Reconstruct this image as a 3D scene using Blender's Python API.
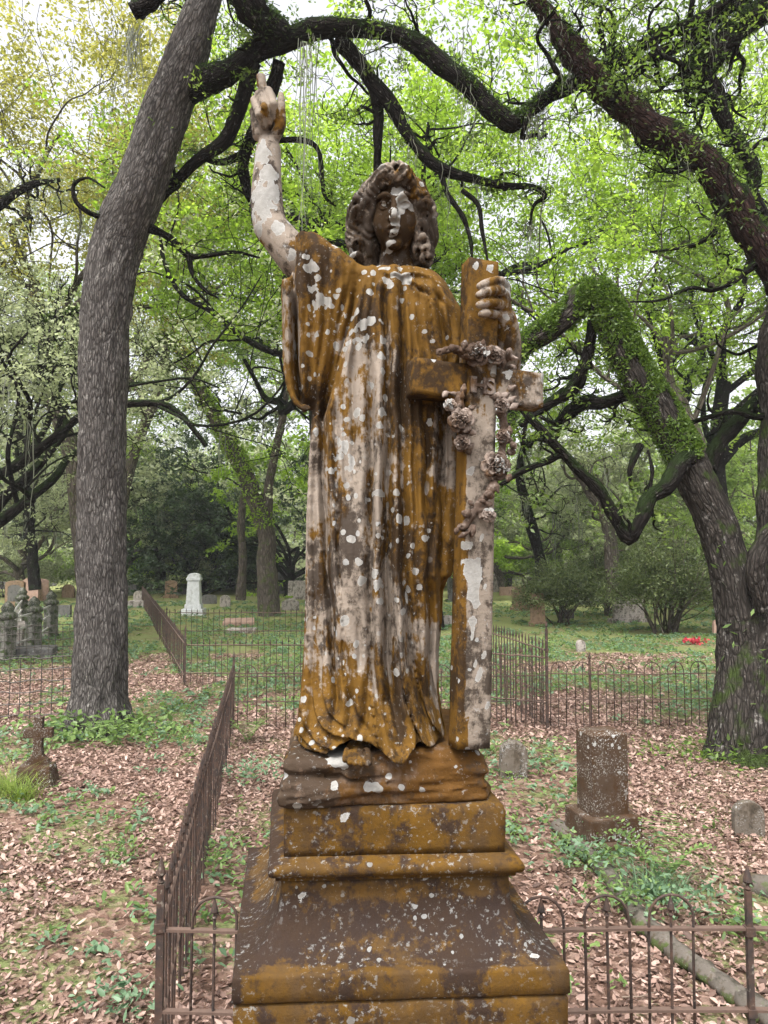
import bpy, bmesh, math, random
import numpy as np
from mathutils import Vector, Matrix
R = math.radians
PI = math.pi
for o in list(bpy.data.objects): bpy.data.objects.remove(o)
S = bpy.context.scene
COL = S.collection
rng = np.random.default_rng(7)
random.seed(7)
# ------------------------------------------------------------------ camera
FPX, PITCH, CAMH = 740.0, math.atan(43 / 740.0), 2.5
cam = bpy.data.objects.new('camera', bpy.data.cameras.new('camera'))
COL.objects.link(cam); S.camera = cam
cam.location = (0, 0, CAMH); cam.rotation_euler = (PI / 2 + PITCH, 0, 0)
cam.data.sensor_fit = 'VERTICAL'; cam.data.sensor_height = 24.0
cam.data.lens = 24.0 * FPX / 1024.0
cam.data.clip_start = 0.05; cam.data.clip_end = 2000
S.render.resolution_x = 768; S.render.resolution_y = 1024
# ------------------------------------------------------------------ light
W = bpy.data.worlds.new('World'); S.world = W; W.use_nodes = True
nt = W.node_tree; nt.nodes.clear()
sky = nt.nodes.new('ShaderNodeTexSky'); sky.sky_type = 'NISHITA'; sky.sun_disc = False
SUN_EL, SUN_AZ = R(62), R(205)
sky.sun_elevation = SUN_EL; sky.sun_rotation = SUN_AZ
sky.air_density = 1.0; sky.dust_density = 6.0; sky.ozone_density = 1.0
hs = nt.nodes.new('ShaderNodeHueSaturation'); hs.inputs['Saturation'].default_value = 0.16
hs.inputs['Value'].default_value = 1.25
bg = nt.nodes.new('ShaderNodeBackground'); bg.inputs['Strength'].default_value = 0.15
wo = nt.nodes.new('ShaderNodeOutputWorld')
nt.links.new(sky.outputs[0], hs.inputs['Color']); nt.links.new(hs.outputs[0], bg.inputs[0]); nt.links.new(bg.outputs[0], wo.inputs[0])
sd = bpy.data.lights.new('sun', 'SUN'); sd.energy = 1.5; sd.angle = R(11); sd.color = (1, .97, .92)
sun = bpy.data.objects.new('sun', sd); COL.objects.link(sun)
sdir = Vector((math.sin(SUN_AZ) * math.cos(SUN_EL), math.cos(SUN_AZ) * math.cos(SUN_EL), math.sin(SUN_EL)))
sun.rotation_euler = sdir.to_track_quat('Z', 'Y').to_euler(); sun.location = (0, 0, 30)
S.view_settings.view_transform = 'Standard'; S.view_settings.look = 'None'
S.view_settings.exposure = 1.22; S.view_settings.gamma = 1.0
try: S.view_settings.use_curve_mapping = False
except Exception: pass
S.render.engine = 'CYCLES'
S.cycles.max_bounces = 6; S.cycles.diffuse_bounces = 3; S.cycles.transmission_bounces = 4; S.cycles.glossy_bounces = 2

# ------------------------------------------------------------------ helpers
cp, sp = math.cos(PITCH), math.sin(PITCH)
def P(px, py, Y):
    cx = (px - 384) / FPX; cy = (512 - py) / FPX
    dy = cp - cy * sp; dz = sp + cy * cp
    t = Y / dy
    return np.array((cx * t, Y, CAMH + dz * t))
def G(px, py):
    cx = (px - 384) / FPX; cy = (512 - py) / FPX
    dy = cp - cy * sp; dz = sp + cy * cp
    t = -CAMH / dz
    return np.array((cx * t, dy * t, 0.0))
def PL(lst, Y=None):
    return np.array([P(a[0], a[1], a[2] if Y is None else Y) for a in lst])

def tag(o, label=None, cat=None, group=None, kind=None):
    if label: o['label'] = label
    if cat: o['category'] = cat
    if group: o['group'] = group
    if kind: o['kind'] = kind
    return o
def empty(name, loc=(0, 0, 0), rz=0.0, label=None, cat=None, group=None):
    o = bpy.data.objects.new(name, None); COL.objects.link(o)
    o.location = loc; o.rotation_euler = (0, 0, rz); o.empty_display_size = .1
    o['_w'] = 0
    del o['_w']
    return tag(o, label, cat, group)
def link_mesh(name, me, mat, parent=None):
    o = bpy.data.objects.new(name, me); COL.objects.link(o)
    if mat is not None:
        for m in (mat if isinstance(mat, (list, tuple)) else [mat]): me.materials.append(m)
    if parent is not None: o.parent = parent
    return o
def origin(parent):
    p = np.zeros(3)
    while parent is not None:
        p = p + np.array(parent.location); parent = parent.parent
    return p
def npmesh(name, V, F, mat, parent=None, smooth=True, attrs=None, world=True):
    """V Nx3 in world space (if world), F quads or tris array"""
    V = np.asarray(V, np.float32); F = np.asarray(F, np.int32)
    if parent is not None and world: V = V - origin(parent).astype(np.float32)
    me = bpy.data.meshes.new(name)
    k = F.shape[1]
    me.vertices.add(len(V)); me.vertices.foreach_set('co', V.ravel())
    me.loops.add(F.size); me.loops.foreach_set('vertex_index', F.ravel())
    me.polygons.add(len(F))
    me.polygons.foreach_set('loop_start', np.arange(0, F.size, k, dtype=np.int32))
    me.polygons.foreach_set('loop_total', np.full(len(F), k, np.int32))
    if smooth: me.polygons.foreach_set('use_smooth', np.ones(len(F), bool))
    me.update(calc_edges=True)
    for an, (typ, arr) in (attrs or {}).items():
        a = me.attributes.new(an, typ, 'POINT')
        a.data.foreach_set('vector' if typ == 'FLOAT_VECTOR' else 'value', np.asarray(arr, np.float32).ravel())
    return link_mesh(name, me, mat, parent)
class MB:
    """collects polygons, links them as one mesh"""
    def __init__(s): s.v = []; s.f = []
    def add(s, vs, fs):
        n = len(s.v); s.v += [tuple(map(float, v)) for v in vs]; s.f += [tuple(i + n for i in f) for f in fs]
    def box(s, c, d, rz=0):
        x, y, z = d[0] / 2, d[1] / 2, d[2] / 2; ca, sa = math.cos(rz), math.sin(rz)
        vs = [(c[0] + ca * a * x - sa * b * y, c[1] + sa * a * x + ca * b * y, c[2] + e * z) for e in (-1, 1) for a, b in ((-1, -1), (1, -1), (1, 1), (-1, 1))]
        s.add(vs, [(3, 2, 1, 0), (4, 5, 6, 7), (0, 1, 5, 4), (1, 2, 6, 5), (2, 3, 7, 6), (3, 0, 4, 7)])
    def tube(s, pts, r, n=6, caps=True):
        pts = np.array(pts, float); rr = np.full(len(pts), r) if np.isscalar(r) else np.array(r)
        V, F, _ = tube(pts, rr, n)
        s.add(V, F.tolist())
        if caps:
            m = len(s.v) - len(V)
            s.f.append(tuple(m + i for i in range(n))[::-1]); s.f.append(tuple(m + len(V) - n + i for i in range(n)))
    def lathe(s, prof, c=(0, 0, 0), n=12):
        vs = []
        for r_, z in prof:
            for i in range(n):
                a = 2 * PI * i / n; vs.append((c[0] + r_ * math.cos(a), c[1] + r_ * math.sin(a), c[2] + z))
        fs = [(j * n + i, j * n + (i + 1) % n, (j + 1) * n + (i + 1) % n, (j + 1) * n + i) for j in range(len(prof) - 1) for i in range(n)]
        fs += [tuple(range(n))[::-1], tuple((len(prof) - 1) * n + i for i in range(n))]
        s.add(vs, fs)
    def prism(s, outline, y0, y1):
        """outline list of (x,z); extruded along y"""
        n = len(outline)
        vs = [(x, y0, z) for x, z in outline] + [(x, y1, z) for x, z in outline]
        s.add(vs, [tuple(range(n)), tuple(range(2 * n - 1, n - 1, -1))] + [(i, i + n, (i + 1) % n + n, (i + 1) % n) for i in range(n)])
    def build(s, name, mat, parent=None, smooth=False, bevel=0, seg=2, sub=0):
        me = bpy.data.meshes.new(name)
        me.from_pydata(s.v, [], s.f)
        bm = bmesh.new(); bm.from_mesh(me)
        bmesh.ops.recalc_face_normals(bm, faces=bm.faces)
        if bevel:
            es = [e for e in bm.edges if len(e.link_faces) == 2 and e.calc_face_angle(0) > .5]
            bmesh.ops.bevel(bm, geom=es, offset=bevel, segments=seg, profile=.6, affect='EDGES', clamp_overlap=True)
        if sub:
            bmesh.ops.subdivide_edges(bm, edges=bm.edges, cuts=sub, use_grid_fill=True)
        bm.to_mesh(me); bm.free()
        if smooth:
            for p in me.polygons: p.use_smooth = True
        me.update()
        return link_mesh(name, me, mat, parent)
def smoothpts(pts, n):
    """catmull-rom resample of N x k array"""
    pts = np.asarray(pts, float)
    if len(pts) == 2:
        t = np.linspace(0, 1, n)[:, None]; return pts[0] * (1 - t) + pts[1] * t
    p = np.vstack([2 * pts[0] - pts[1], pts, 2 * pts[-1] - pts[-2]])
    out = []
    T = np.linspace(0, len(pts) - 1 - 1e-6, n)
    for t in T:
        i = int(t); u = t - i
        a, b, c, d = p[i], p[i + 1], p[i + 2], p[i + 3]
        out.append(.5 * (2 * b + (c - a) * u + (2 * a - 5 * b + 4 * c - d) * u * u + (3 * b - a - 3 * c + d) * u ** 3))
    return np.array(out)
def tube(pts, rad, n=8, jit=0.0, rg=None, flare=None):
    pts = np.asarray(pts, float); N = len(pts)
    T = np.gradient(pts, axis=0); T /= np.linalg.norm(T, axis=1)[:, None] + 1e-9
    ref = np.array((0, 1, 0.0)) if abs(T[0][1]) < .9 else np.array((1.0, 0, 0))
    U = np.zeros_like(pts); u = np.cross(T[0], ref); u /= np.linalg.norm(u)
    for i in range(N):
        u = u - T[i] * np.dot(u, T[i]); u /= np.linalg.norm(u) + 1e-9; U[i] = u
    B = np.cross(T, U)
    a = np.linspace(0, 2 * PI, n, endpoint=False)
    ca, sa = np.cos(a), np.sin(a)
    rr = np.asarray(rad, float)[:, None] * np.ones((1, n))
    s = np.concatenate([[0], np.cumsum(np.linalg.norm(np.diff(pts, axis=0), axis=1))])
    if jit:
        rg = rg or rng
        nn = rg.normal(size=(N, n))
        for _ in range(2): nn = (nn + np.roll(nn, 1, 1) + np.roll(nn, -1, 1)) / 2
        k = np.vstack([nn[:1], nn, nn[-1:]]); nn = (k[:-2] + k[1:-1] + k[2:]) / 2
        rr = rr * (1 + jit * nn)
    if flare is not None: rr = rr * flare(a[None, :], s[:, None])
    V = pts[:, None, :] + rr[..., None] * (ca[None, :, None] * U[:, None, :] + sa[None, :, None] * B[:, None, :])
    CO = np.stack([rr * ca, rr * sa, np.repeat(s[:, None], n, 1)], -1)
    i = np.arange(N - 1)[:, None] * n; j = np.arange(n)[None, :]; j2 = (j + 1) % n
    F = np.stack([i + j, i + j2, i + n + j2, i + n + j], -1).reshape(-1, 4)
    return V.reshape(-1, 3), F, CO.reshape(-1, 3)
def vnormals(V_, F_):
    n = np.cross(V_[F_[:, 2]] - V_[F_[:, 0]], V_[F_[:, 3]] - V_[F_[:, 1]]); out = np.zeros_like(V_)
    for k in range(4):
        for ax in range(3): out[:, ax] += np.bincount(F_[:, k], weights=n[:, ax], minlength=len(V_))
    return out / (np.linalg.norm(out, axis=1)[:, None] + 1e-12)
def lapl(V_, F_, it):
    n = len(V_); cnt = np.bincount(F_.ravel(), minlength=n) * 2.0
    for _ in range(it):
        acc = np.zeros_like(V_)
        for k in range(4):
            for j in (1, 3):
                for ax in range(3): acc[:, ax] += np.bincount(F_[:, k], weights=V_[F_[:, (k + j) % 4], ax], minlength=n)
        V_ = V_ * .45 + acc / np.maximum(cnt, 1)[:, None] * .55
    return V_
# lattice value noise
_perm = np.random.default_rng(3).random((64, 64, 64)).astype(np.float32)
def vnoise(x, y, z):
    xi, yi, zi = np.floor(x), np.floor(y), np.floor(z)
    fx, fy, fz = x - xi, y - yi, z - zi
    fx = fx * fx * (3 - 2 * fx); fy = fy * fy * (3 - 2 * fy); fz = fz * fz * (3 - 2 * fz)
    xi = xi.astype(int) & 63; yi = yi.astype(int) & 63; zi = zi.astype(int) & 63
    x1, y1, z1 = (xi + 1) & 63, (yi + 1) & 63, (zi + 1) & 63
    p = _perm
    c0 = (p[xi, yi, zi] * (1 - fx) + p[x1, yi, zi] * fx) * (1 - fy) + (p[xi, y1, zi] * (1 - fx) + p[x1, y1, zi] * fx) * fy
    c1 = (p[xi, yi, z1] * (1 - fx) + p[x1, yi, z1] * fx) * (1 - fy) + (p[xi, y1, z1] * (1 - fx) + p[x1, y1, z1] * fx) * fy
    return c0 * (1 - fz) + c1 * fz - .5
def fbm(x, y, z, o=4):
    r = 0; a = 1.0
    for i in range(o): r = r + a * vnoise(x * 2 ** i + 17 * i, y * 2 ** i + 5 * i, z * 2 ** i); a *= .5
    return r

# ------------------------------------------------------------------ materials
def newmat(name):
    m = bpy.data.materials.new(name); m.use_nodes = True; t = m.node_tree
    return m, t, t.nodes['Principled BSDF']
class N:
    """small node-graph writer"""
    def __init__(s, t): s.t = t
    def n(s, typ, **kw):
        nd = s.t.nodes.new(typ)
        for k, v in kw.items(): setattr(nd, k, v)
        return nd
    def put(s, sock, v):
        if v is None: return
        if hasattr(v, 'is_output') or isinstance(v, bpy.types.NodeSocket): s.t.links.new(v, sock)
        else: sock.default_value = v
    def noise(s, vec, scale, detail=4, rough=.55, dist=0):
        nd = s.n('ShaderNodeTexNoise'); s.put(nd.inputs['Vector'], vec); nd.inputs['Scale'].default_value = scale
        nd.inputs['Detail'].default_value = detail; nd.inputs['Roughness'].default_value = rough; nd.inputs['Distortion'].default_value = dist
        return nd.outputs['Fac']
    def noisec(s, vec, scale, detail=2):
        nd = s.n('ShaderNodeTexNoise'); s.put(nd.inputs['Vector'], vec); nd.inputs['Scale'].default_value = scale; nd.inputs['Detail'].default_value = detail
        return nd.outputs['Color']
    def vor(s, vec, scale, feature='F1', out='Distance', rnd=1):
        nd = s.n('ShaderNodeTexVoronoi'); nd.feature = feature; s.put(nd.inputs['Vector'], vec); nd.inputs['Scale'].default_value = scale
        nd.inputs['Randomness'].default_value = rnd
        return nd.outputs[out], nd
    def ramp(s, fac, stops, interp='LINEAR'):
        nd = s.n('ShaderNodeValToRGB'); s.put(nd.inputs[0], fac); e = nd.color_ramp; e.interpolation = interp
        while len(e.elements) < len(stops): e.elements.new(.5)
        for el, (p, c) in zip(e.elements, stops):
            el.position = p; el.color = (*c, 1) if not np.isscalar(c) else (c, c, c, 1)
        return nd.outputs[0]
    def mix(s, f, a, b, mode='MIX'):
        nd = s.n('ShaderNodeMix'); nd.data_type = 'RGBA'; nd.blend_type = mode
        c = lambda v: (*v, 1) if isinstance(v, tuple) and len(v) == 3 else v
        s.put(nd.inputs[0], f); s.put(nd.inputs[6], c(a)); s.put(nd.inputs[7], c(b)); return nd.outputs[2]
    def m(s, op, a, b=None, c=None):
        nd = s.n('ShaderNodeMath', operation=op); s.put(nd.inputs[0], a); s.put(nd.inputs[1], b)
        if c is not None: s.put(nd.inputs[2], c)
        return nd.outputs[0]
    def scale(s, vec, sc):
        nd = s.n('ShaderNodeMapping'); s.put(nd.inputs[0], vec); nd.inputs['Scale'].default_value = sc; return nd.outputs[0]
    def add(s, a, b):
        nd = s.n('ShaderNodeVectorMath', operation='ADD'); s.put(nd.inputs[0], a); s.put(nd.inputs[1], b); return nd.outputs[0]
    def smul(s, a, k):
        nd = s.n('ShaderNodeVectorMath', operation='SCALE'); s.put(nd.inputs[0], a); nd.inputs['Scale'].default_value = k; return nd.outputs[0]
    def bump(s, h, strength=.5, dist=.01, normal=None):
        nd = s.n('ShaderNodeBump'); s.put(nd.inputs['Height'], h); nd.inputs['Strength'].default_value = strength; nd.inputs['Distance'].default_value = dist
        if normal is not None: s.put(nd.inputs['Normal'], normal)
        return nd.outputs[0]
    def attr(s, name, out='Fac'):
        nd = s.n('ShaderNodeAttribute'); nd.attribute_name = name; return nd.outputs[out]
    def obj(s): return s.n('ShaderNodeTexCoord').outputs['Object']
    def geo(s, o): return s.n('ShaderNodeNewGeometry').outputs[o]
    def rnd(s): return s.n('ShaderNodeObjectInfo').outputs['Random']

def stone_mat(name, speck=.60, pale=(.42, .32, .25), rust=(.23, .095, .018), dark=(.05, .03, .02), white=(.36, .36, .35),
              rustlo=.46, rusthi=.56, darklo=.6, spots=5.0, spot_amt=.30, attrs=True, sc=1.0, rough=.8, streak=True, moss=None):
    m, t, b = newmat(name); g = N(t); v = g.obj()
    w = g.add(v, g.smul(g.noisec(v, 6 * sc), .10))
    c = g.mix(g.noise(v, 9 * sc, 6), tuple(x * .62 for x in pale), tuple(min(1, x * 1.3) for x in pale))
    n1 = g.noise(g.scale(w, (1, 1, .45)) if streak else w, 4.2 * sc, 8, .62)
    if attrs: n1 = g.m('ADD', n1, g.m('MULTIPLY', g.attr('ochre'), .34))
    n1 = g.m('ADD', n1, g.m('MULTIPLY', g.m('SUBTRACT', g.noise(v, 22 * sc, 7, .65), .5), .55))
    if streak: n1 = g.m('ADD', n1, g.m('MULTIPLY', g.m('SUBTRACT', g.noise(g.scale(v, (1, 1, .12)), 30 * sc, 4, .6), .5), .35))
    f1 = g.ramp(n1, [(rustlo, 0.0), (rusthi, 1.0)])
    rc = g.mix(g.noise(v, 16 * sc, 5), tuple(x * .45 for x in rust), tuple(x * 1.5 for x in rust))
    c = g.mix(f1, c, rc)
    n2 = g.noise(g.scale(w, (1.4, 1.4, .7)), 5.5 * sc, 9, .7)
    if attrs: n2 = g.m('ADD', n2, g.m('MULTIPLY', g.attr('grime'), .3))
    n2 = g.m('ADD', n2, g.m('MULTIPLY', g.m('SUBTRACT', g.noise(v, 30 * sc, 7, .7), .5), .6))
    f2 = g.ramp(n2, [(darklo - .06, 0.0), (darklo + .05, 1.0)])
    c = g.mix(g.m('MULTIPLY', f2, .85), c, dark)
    if moss:
        f3 = g.ramp(g.noise(v, 7 * sc, 6), [(.55, 0.0), (.62, 1.0)]); c = g.mix(f3, c, moss)
    # round crustose lichen: discs of random size from voronoi cells
    for s_, amt, rr in ((spots * 2.2, spot_amt * .8, .20), (spots * 6, spot_amt, .22)):
        wv = g.add(v, g.smul(g.noisec(v, 40), .012))
        d, nd = g.vor(wv, s_ * sc)
        sel = g.m('GREATER_THAN', g.n('ShaderNodeSeparateColor').outputs[0], 1 - amt)
        sep = [x for x in t.nodes if x.bl_idname == 'ShaderNodeSeparateColor'][-1]; t.links.new(nd.outputs['Color'], sep.inputs[0])
        rad = g.m('MULTIPLY', sep.outputs[1], rr * 1.6)
        inside = g.m('LESS_THAN', d, rad)
        clus = g.ramp(g.noise(v, 2.6 * sc, 3), [(.46, 0.0), (.56, 1.0)])
        f = g.m('MULTIPLY', g.m('MULTIPLY', sel, inside), clus)
        c = g.mix(g.m('MULTIPLY', f, .85), c, g.mix(g.noise(v, 90, 3), tuple(x * .6 for x in white), white))
    # fine pale crust specks
    f = g.ramp(g.noise(v, 70 * sc, 6, .7), [(speck, 0.0), (speck + .05, 1.0)])
    f = g.m('MULTIPLY', f, g.ramp(g.noise(v, 5 * sc, 3), [(.42, 0.0), (.62, .75)]))
    c = g.mix(f, c, tuple(x * .85 for x in white))
    if attrs:
        la = g.m('ADD', g.attr('lichen'), g.m('MULTIPLY', g.m('SUBTRACT', g.noise(v, 45, 6, .7), .5), 1.0))
        f = g.ramp(la, [(.46, 0.0), (.52, 1.0)])
        rim = g.ramp(la, [(.5, 0.0), (.6, 1.0)])
        lc = g.mix(rim, (.36, .36, .35), g.mix(g.noise(v, 60, 6, .75), g.mix(g.noise(v, 13, 3), (.10, .095, .085), (.20, .19, .17)), g.mix(g.noise(v, 11, 3), (.26, .24, .21), (.48, .48, .47))))
        c = g.mix(f, c, lc)
    t.links.new(c, b.inputs['Base Color']); b.inputs['Roughness'].default_value = rough
    b.inputs['Specular IOR Level'].default_value = .10
    h = g.m('ADD', g.m('MULTIPLY', g.noise(v, 120 * sc, 6, .7), .5), g.m('MULTIPLY', g.noise(v, 26 * sc, 6, .65), 1.0))
    t.links.new(g.bump(h, .7, .006), b.inputs['Normal'])
    return m
M = {}
M['statue'] = stone_mat('weathered marble', pale=(.228, .188, .152), rust=(.110, .056, .0095), dark=(.020, .013, .009), rustlo=.50, rusthi=.56, darklo=.555)
M['ped'] = stone_mat('stained pedestal marble', speck=.57, pale=(.062, .037, .017), rust=(.098, .050, .0075), dark=(.022, .015, .014), rustlo=.36, rusthi=.66, darklo=.55, spots=7, spot_amt=.13, white=(.27,.27,.26), sc=.9)
M['rock'] = stone_mat('mossy carved rock', pale=(.12, .08, .055), rust=(.080, .038, .009), dark=(.035, .024, .016), rustlo=.46, rusthi=.6, darklo=.58, spot_amt=.15)
M['rose'] = stone_mat('grey carved flowers', pale=(.25, .20, .17), rust=(.10, .055, .025), rustlo=.52, rusthi=.66, darklo=.56, spots=9, spot_amt=.3)
M['grave_rust'] = stone_mat('rusty brown headstone', speck=.55, pale=(.062, .040, .026), rust=(.050, .026, .012), rustlo=.42, rusthi=.6, darklo=.6, spots=7, spot_amt=.75, attrs=False, white=(.5,.5,.48))
M['grave_speck'] = stone_mat('dark speckled headstone', speck=.54, pale=(.12, .10, .08), rust=(.07, .055, .04), dark=(.03, .028, .022), attrs=False, spots=7, spot_amt=.8, white=(.45, .45, .44))
M['grave_grey'] = stone_mat('grey lichen headstone', pale=(.36, .32, .29), rust=(.13, .11, .09), dark=(.07, .065, .055), rustlo=.52, rusthi=.62, darklo=.58, attrs=False, spots=4, spot_amt=.4)
M['grave_white'] = stone_mat('white marble monument', pale=(.62, .63, .64), rust=(.42, .42, .4), dark=(.3, .3, .29), rustlo=.56, rusthi=.7, darklo=.68, attrs=False, spot_amt=.05)
M['grave_pink'] = stone_mat('pinkish headstone', pale=(.36, .24, .19), rust=(.2, .13, .09), dark=(.1, .08, .07), rustlo=.54, rusthi=.68, darklo=.66, attrs=False, spot_amt=.2)
M['grave_tan'] = stone_mat('tan brown headstone', pale=(.25, .17, .11), rust=(.14, .09, .055), dark=(.06, .05, .04), rustlo=.5, rusthi=.66, darklo=.62, attrs=False, spot_amt=.2)
M['grave_dark'] = stone_mat('dark stained headstone', pale=(.13, .125, .12), rust=(.07, .065, .06), dark=(.03, .03, .028), rustlo=.5, rusthi=.66, darklo=.6, attrs=False, spot_amt=.2)
M['mossy_post'] = stone_mat('mossy grey pillar', pale=(.20, .19, .17), rust=(.07, .08, .045), dark=(.03, .035, .025), rustlo=.44, rusthi=.6, darklo=.55, attrs=False, moss=(.05, .07, .025))
M['coping'] = stone_mat('mossy stone kerb', pale=(.11, .095, .08), rust=(.07, .05, .03), dark=(.05, .045, .035), rustlo=.5, rusthi=.62, darklo=.56, attrs=False, moss=(.06, .08, .025), spot_amt=.2)

def simple(name, c, rough=.8, bump=0, bs=30, var=.4, metal=0):
    m, t, b = newmat(name); g = N(t); v = g.obj()
    col = g.mix(g.noise(v, bs, 5, .6), tuple(x * (1 - var) for x in c), tuple(min(1, x * (1 + var)) for x in c))
    t.links.new(col, b.inputs['Base Color']); b.inputs['Roughness'].default_value = rough; b.inputs['Metallic'].default_value = metal
    if bump: t.links.new(g.bump(g.noise(v, bs * 2, 5), .6, bump), b.inputs['Normal'])
    return m
def iron_mat():
    m, t, b = newmat('rusted iron'); g = N(t); v = g.obj()
    c = g.mix(g.ramp(g.noise(v, 14, 6, .65), [(.4, 0.0), (.65, 1.0)]), (.030, .021, .018), (.080, .042, .027))
    c = g.mix(g.ramp(g.noise(v, 40, 4), [(.62, 0.0), (.7, .6)]), c, (.25, .22, .18))
    t.links.new(c, b.inputs['Base Color']); b.inputs['Roughness'].default_value = .8
    t.links.new(g.bump(g.noise(v, 120, 4), .6, .003), b.inputs['Normal'])
    return m
M['iron'] = iron_mat()
M['rail'] = simple('rusty pale rail', (.10, .062, .046), bump=.002, bs=25)
M['pipe'] = simple('white painted pipe', (.45, .43, .40), rough=.6, bs=12, var=.3)
M['wire'] = simple('dull wire', (.05, .04, .034), rough=.6)
M['red'] = simple('red artificial flowers', (.45, .03, .05), bs=20)
M['straw'] = simple('pale straw', (.6, .55, .45))

def bark_mat(name, light=(.30, .26, .22), darkc=(.035, .026, .022), moss=None, mossamt=.5, scale=1.0, pale=0.0, elong=.22):
    m, t, b = newmat(name); g = N(t); v = g.attr('bark_co', 'Vector')
    sv = g.scale(v, (1, 1, elong))
    w = g.add(sv, g.smul(g.noisec(sv, 5 * scale, 4), .05 / scale))
    d1, _ = g.vor(w, 22 * scale, 'DISTANCE_TO_EDGE')
    d2, _ = g.vor(w, 50 * scale, 'DISTANCE_TO_EDGE')
    h = g.ramp(d1, [(0.0, 0.0), (.22, 1.0)])
    h2 = g.ramp(d2, [(0.0, 0.0), (.25, 1.0)])
    n = g.noise(sv, 30 * scale, 8, .7)
    h = g.m('MULTIPLY', h, g.ramp(g.noise(sv, 9 * scale, 6, .7), [(.3, .25), (.6, 1.0)]))
    hh = g.m('MULTIPLY', h, g.m('ADD', g.m('MULTIPLY', h2, .45), g.m('MULTIPLY', n, .9)))
    c = g.ramp(hh, [(.08, darkc), (.45, tuple((a * .45 + b_ * .55) for a, b_ in zip(light, darkc))), (.85, light)])
    c = g.mix(g.m('MULTIPLY', g.noise(v, 2.5, 4), .5), c, tuple(x * .55 for x in light))
    # pale crustose patches
    f = g.ramp(g.noise(v, 9, 7, .7), [(.60 - pale, 0.0), (.66 - pale, .7)])
    c = g.mix(g.m('MULTIPLY', f, h), c, (.40, .38, .35))
    if moss:
        nz = g.n('ShaderNodeSeparateXYZ'); t.links.new(g.geo('Normal'), nz.inputs[0])
        f = g.ramp(g.m('ADD', g.noise(v, 3, 6, .65), g.m('MULTIPLY', nz.outputs[2], .25)), [(.62 - mossamt * .25, 0.0), (.72 - mossamt * .25, 1.0)])
        c = g.mix(f, c, g.mix(g.noise(v, 30, 4), tuple(x * .5 for x in moss), tuple(x * 1.4 for x in moss)))
    t.links.new(c, b.inputs['Base Color']); b.inputs['Roughness'].default_value = .95; b.inputs['Specular IOR Level'].default_value = .06
    t.links.new(g.bump(hh, 1.0, .035 / scale), b.inputs['Normal'])
    return m
M['bark_oak'] = bark_mat('grey oak bark', light=(.25, .228, .21), darkc=(.010, .008, .008), scale=1.35, elong=.20, pale=.02)
M['bark_dark'] = bark_mat('dark mossy bark', light=(.034, .028, .025), darkc=(.004, .0035, .003), moss=(.014, .022, .007), mossamt=.4)
M['bark_red'] = bark_mat('reddish dark bark', light=(.070, .040, .034), darkc=(.006, .004, .004), moss=(.014, .022, .007), mossamt=.3)
M['bark_fern'] = bark_mat('lichen flecked oak bark', light=(.11, .094, .082), darkc=(.008, .007, .006), moss=(.035, .05, .015), mossamt=.15, pale=.02)
M['bark_far'] = bark_mat('greyish brown far bark', light=(.26, .22, .18), darkc=(.05, .04, .035), moss=(.09, .11, .04), mossamt=.3, scale=.5)
def leaf_mat(name, cols, trans=.5, gloss=.45):
    m, t, b = newmat(name); g = N(t)
    c = g.ramp(g.attr('tint'), [(i / (len(cols) - 1), x) for i, x in enumerate(cols)])
    t.links.new(c, b.inputs['Base Color']); b.inputs['Roughness'].default_value = gloss; b.inputs['Specular IOR Level'].default_value = .35
    tr = g.n('ShaderNodeBsdfTranslucent')
    hsn = g.n('ShaderNodeHueSaturation'); hsn.inputs['Value'].default_value = 1.7; hsn.inputs['Saturation'].default_value = 1.1; t.links.new(c, hsn.inputs['Color'])
    t.links.new(hsn.outputs[0], tr.inputs[0])
    mx = g.n('ShaderNodeMixShader'); mx.inputs[0].default_value = trans
    t.links.new(b.outputs[0], mx.inputs[1]); t.links.new(tr.outputs[0], mx.inputs[2])
    t.links.new(mx.outputs[0], t.nodes['Material Output'].inputs[0])
    return m
M['leaf_spring'] = leaf_mat('spring green leaves', [(.095, .145, .026), (.21, .31, .05), (.35, .45, .10)], .6)
M['leaf_mid'] = leaf_mat('mid green leaves', [(.08, .12, .035), (.19, .26, .075), (.32, .40, .13)], .55)
M['leaf_near'] = leaf_mat('near green leaves', [(.04, .065, .015), (.09, .14, .03), (.19, .26, .06)], .45)
M['leaf_dark'] = leaf_mat('dark green leaves', [(.018, .035, .014), (.04, .07, .025), (.08, .115, .045)], .25)
M['leaf_grey'] = leaf_mat('greyish olive leaves', [(.11, .13, .07), (.24, .27, .15), (.38, .41, .25)], .5)
M['leaf_yellow'] = leaf_mat('yellowish leaves', [(.13, .13, .03), (.24, .24, .06), (.36, .34, .11)], .5)
M['fern'] = leaf_mat('resurrection fern', [(.03, .06, .01), (.085, .145, .022), (.17, .25, .05)], .4)
M['fern_dark'] = leaf_mat('dark limb ferns', [(.012, .026, .006), (.035, .065, .012), (.08, .13, .022)], .35)
M['moss_hang'] = leaf_mat('hanging grey moss', [(.10, .105, .08), (.18, .19, .15), (.26, .27, .21)], .35, .9)
M['plant'] = leaf_mat('ground plants', [(.06, .10, .03), (.12, .19, .055), (.21, .30, .10)], .4)
M['plant_blue'] = leaf_mat('bluish green plants', [(.06, .11, .055), (.12, .20, .11), (.20, .30, .18)], .4)
M['grass'] = leaf_mat('grass blades', [(.09, .13, .03), (.17, .24, .05), (.28, .34, .09)], .4)
M['litter'] = leaf_mat('fallen oak leaves', [(.06, .034, .025), (.18, .11, .085), (.31, .205, .165), (.46, .335, .28)], .15, .6)
M['azalea'] = leaf_mat('shrub leaves', [(.03, .045, .015), (.08, .105, .035), (.16, .19, .075)], .4)

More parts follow.
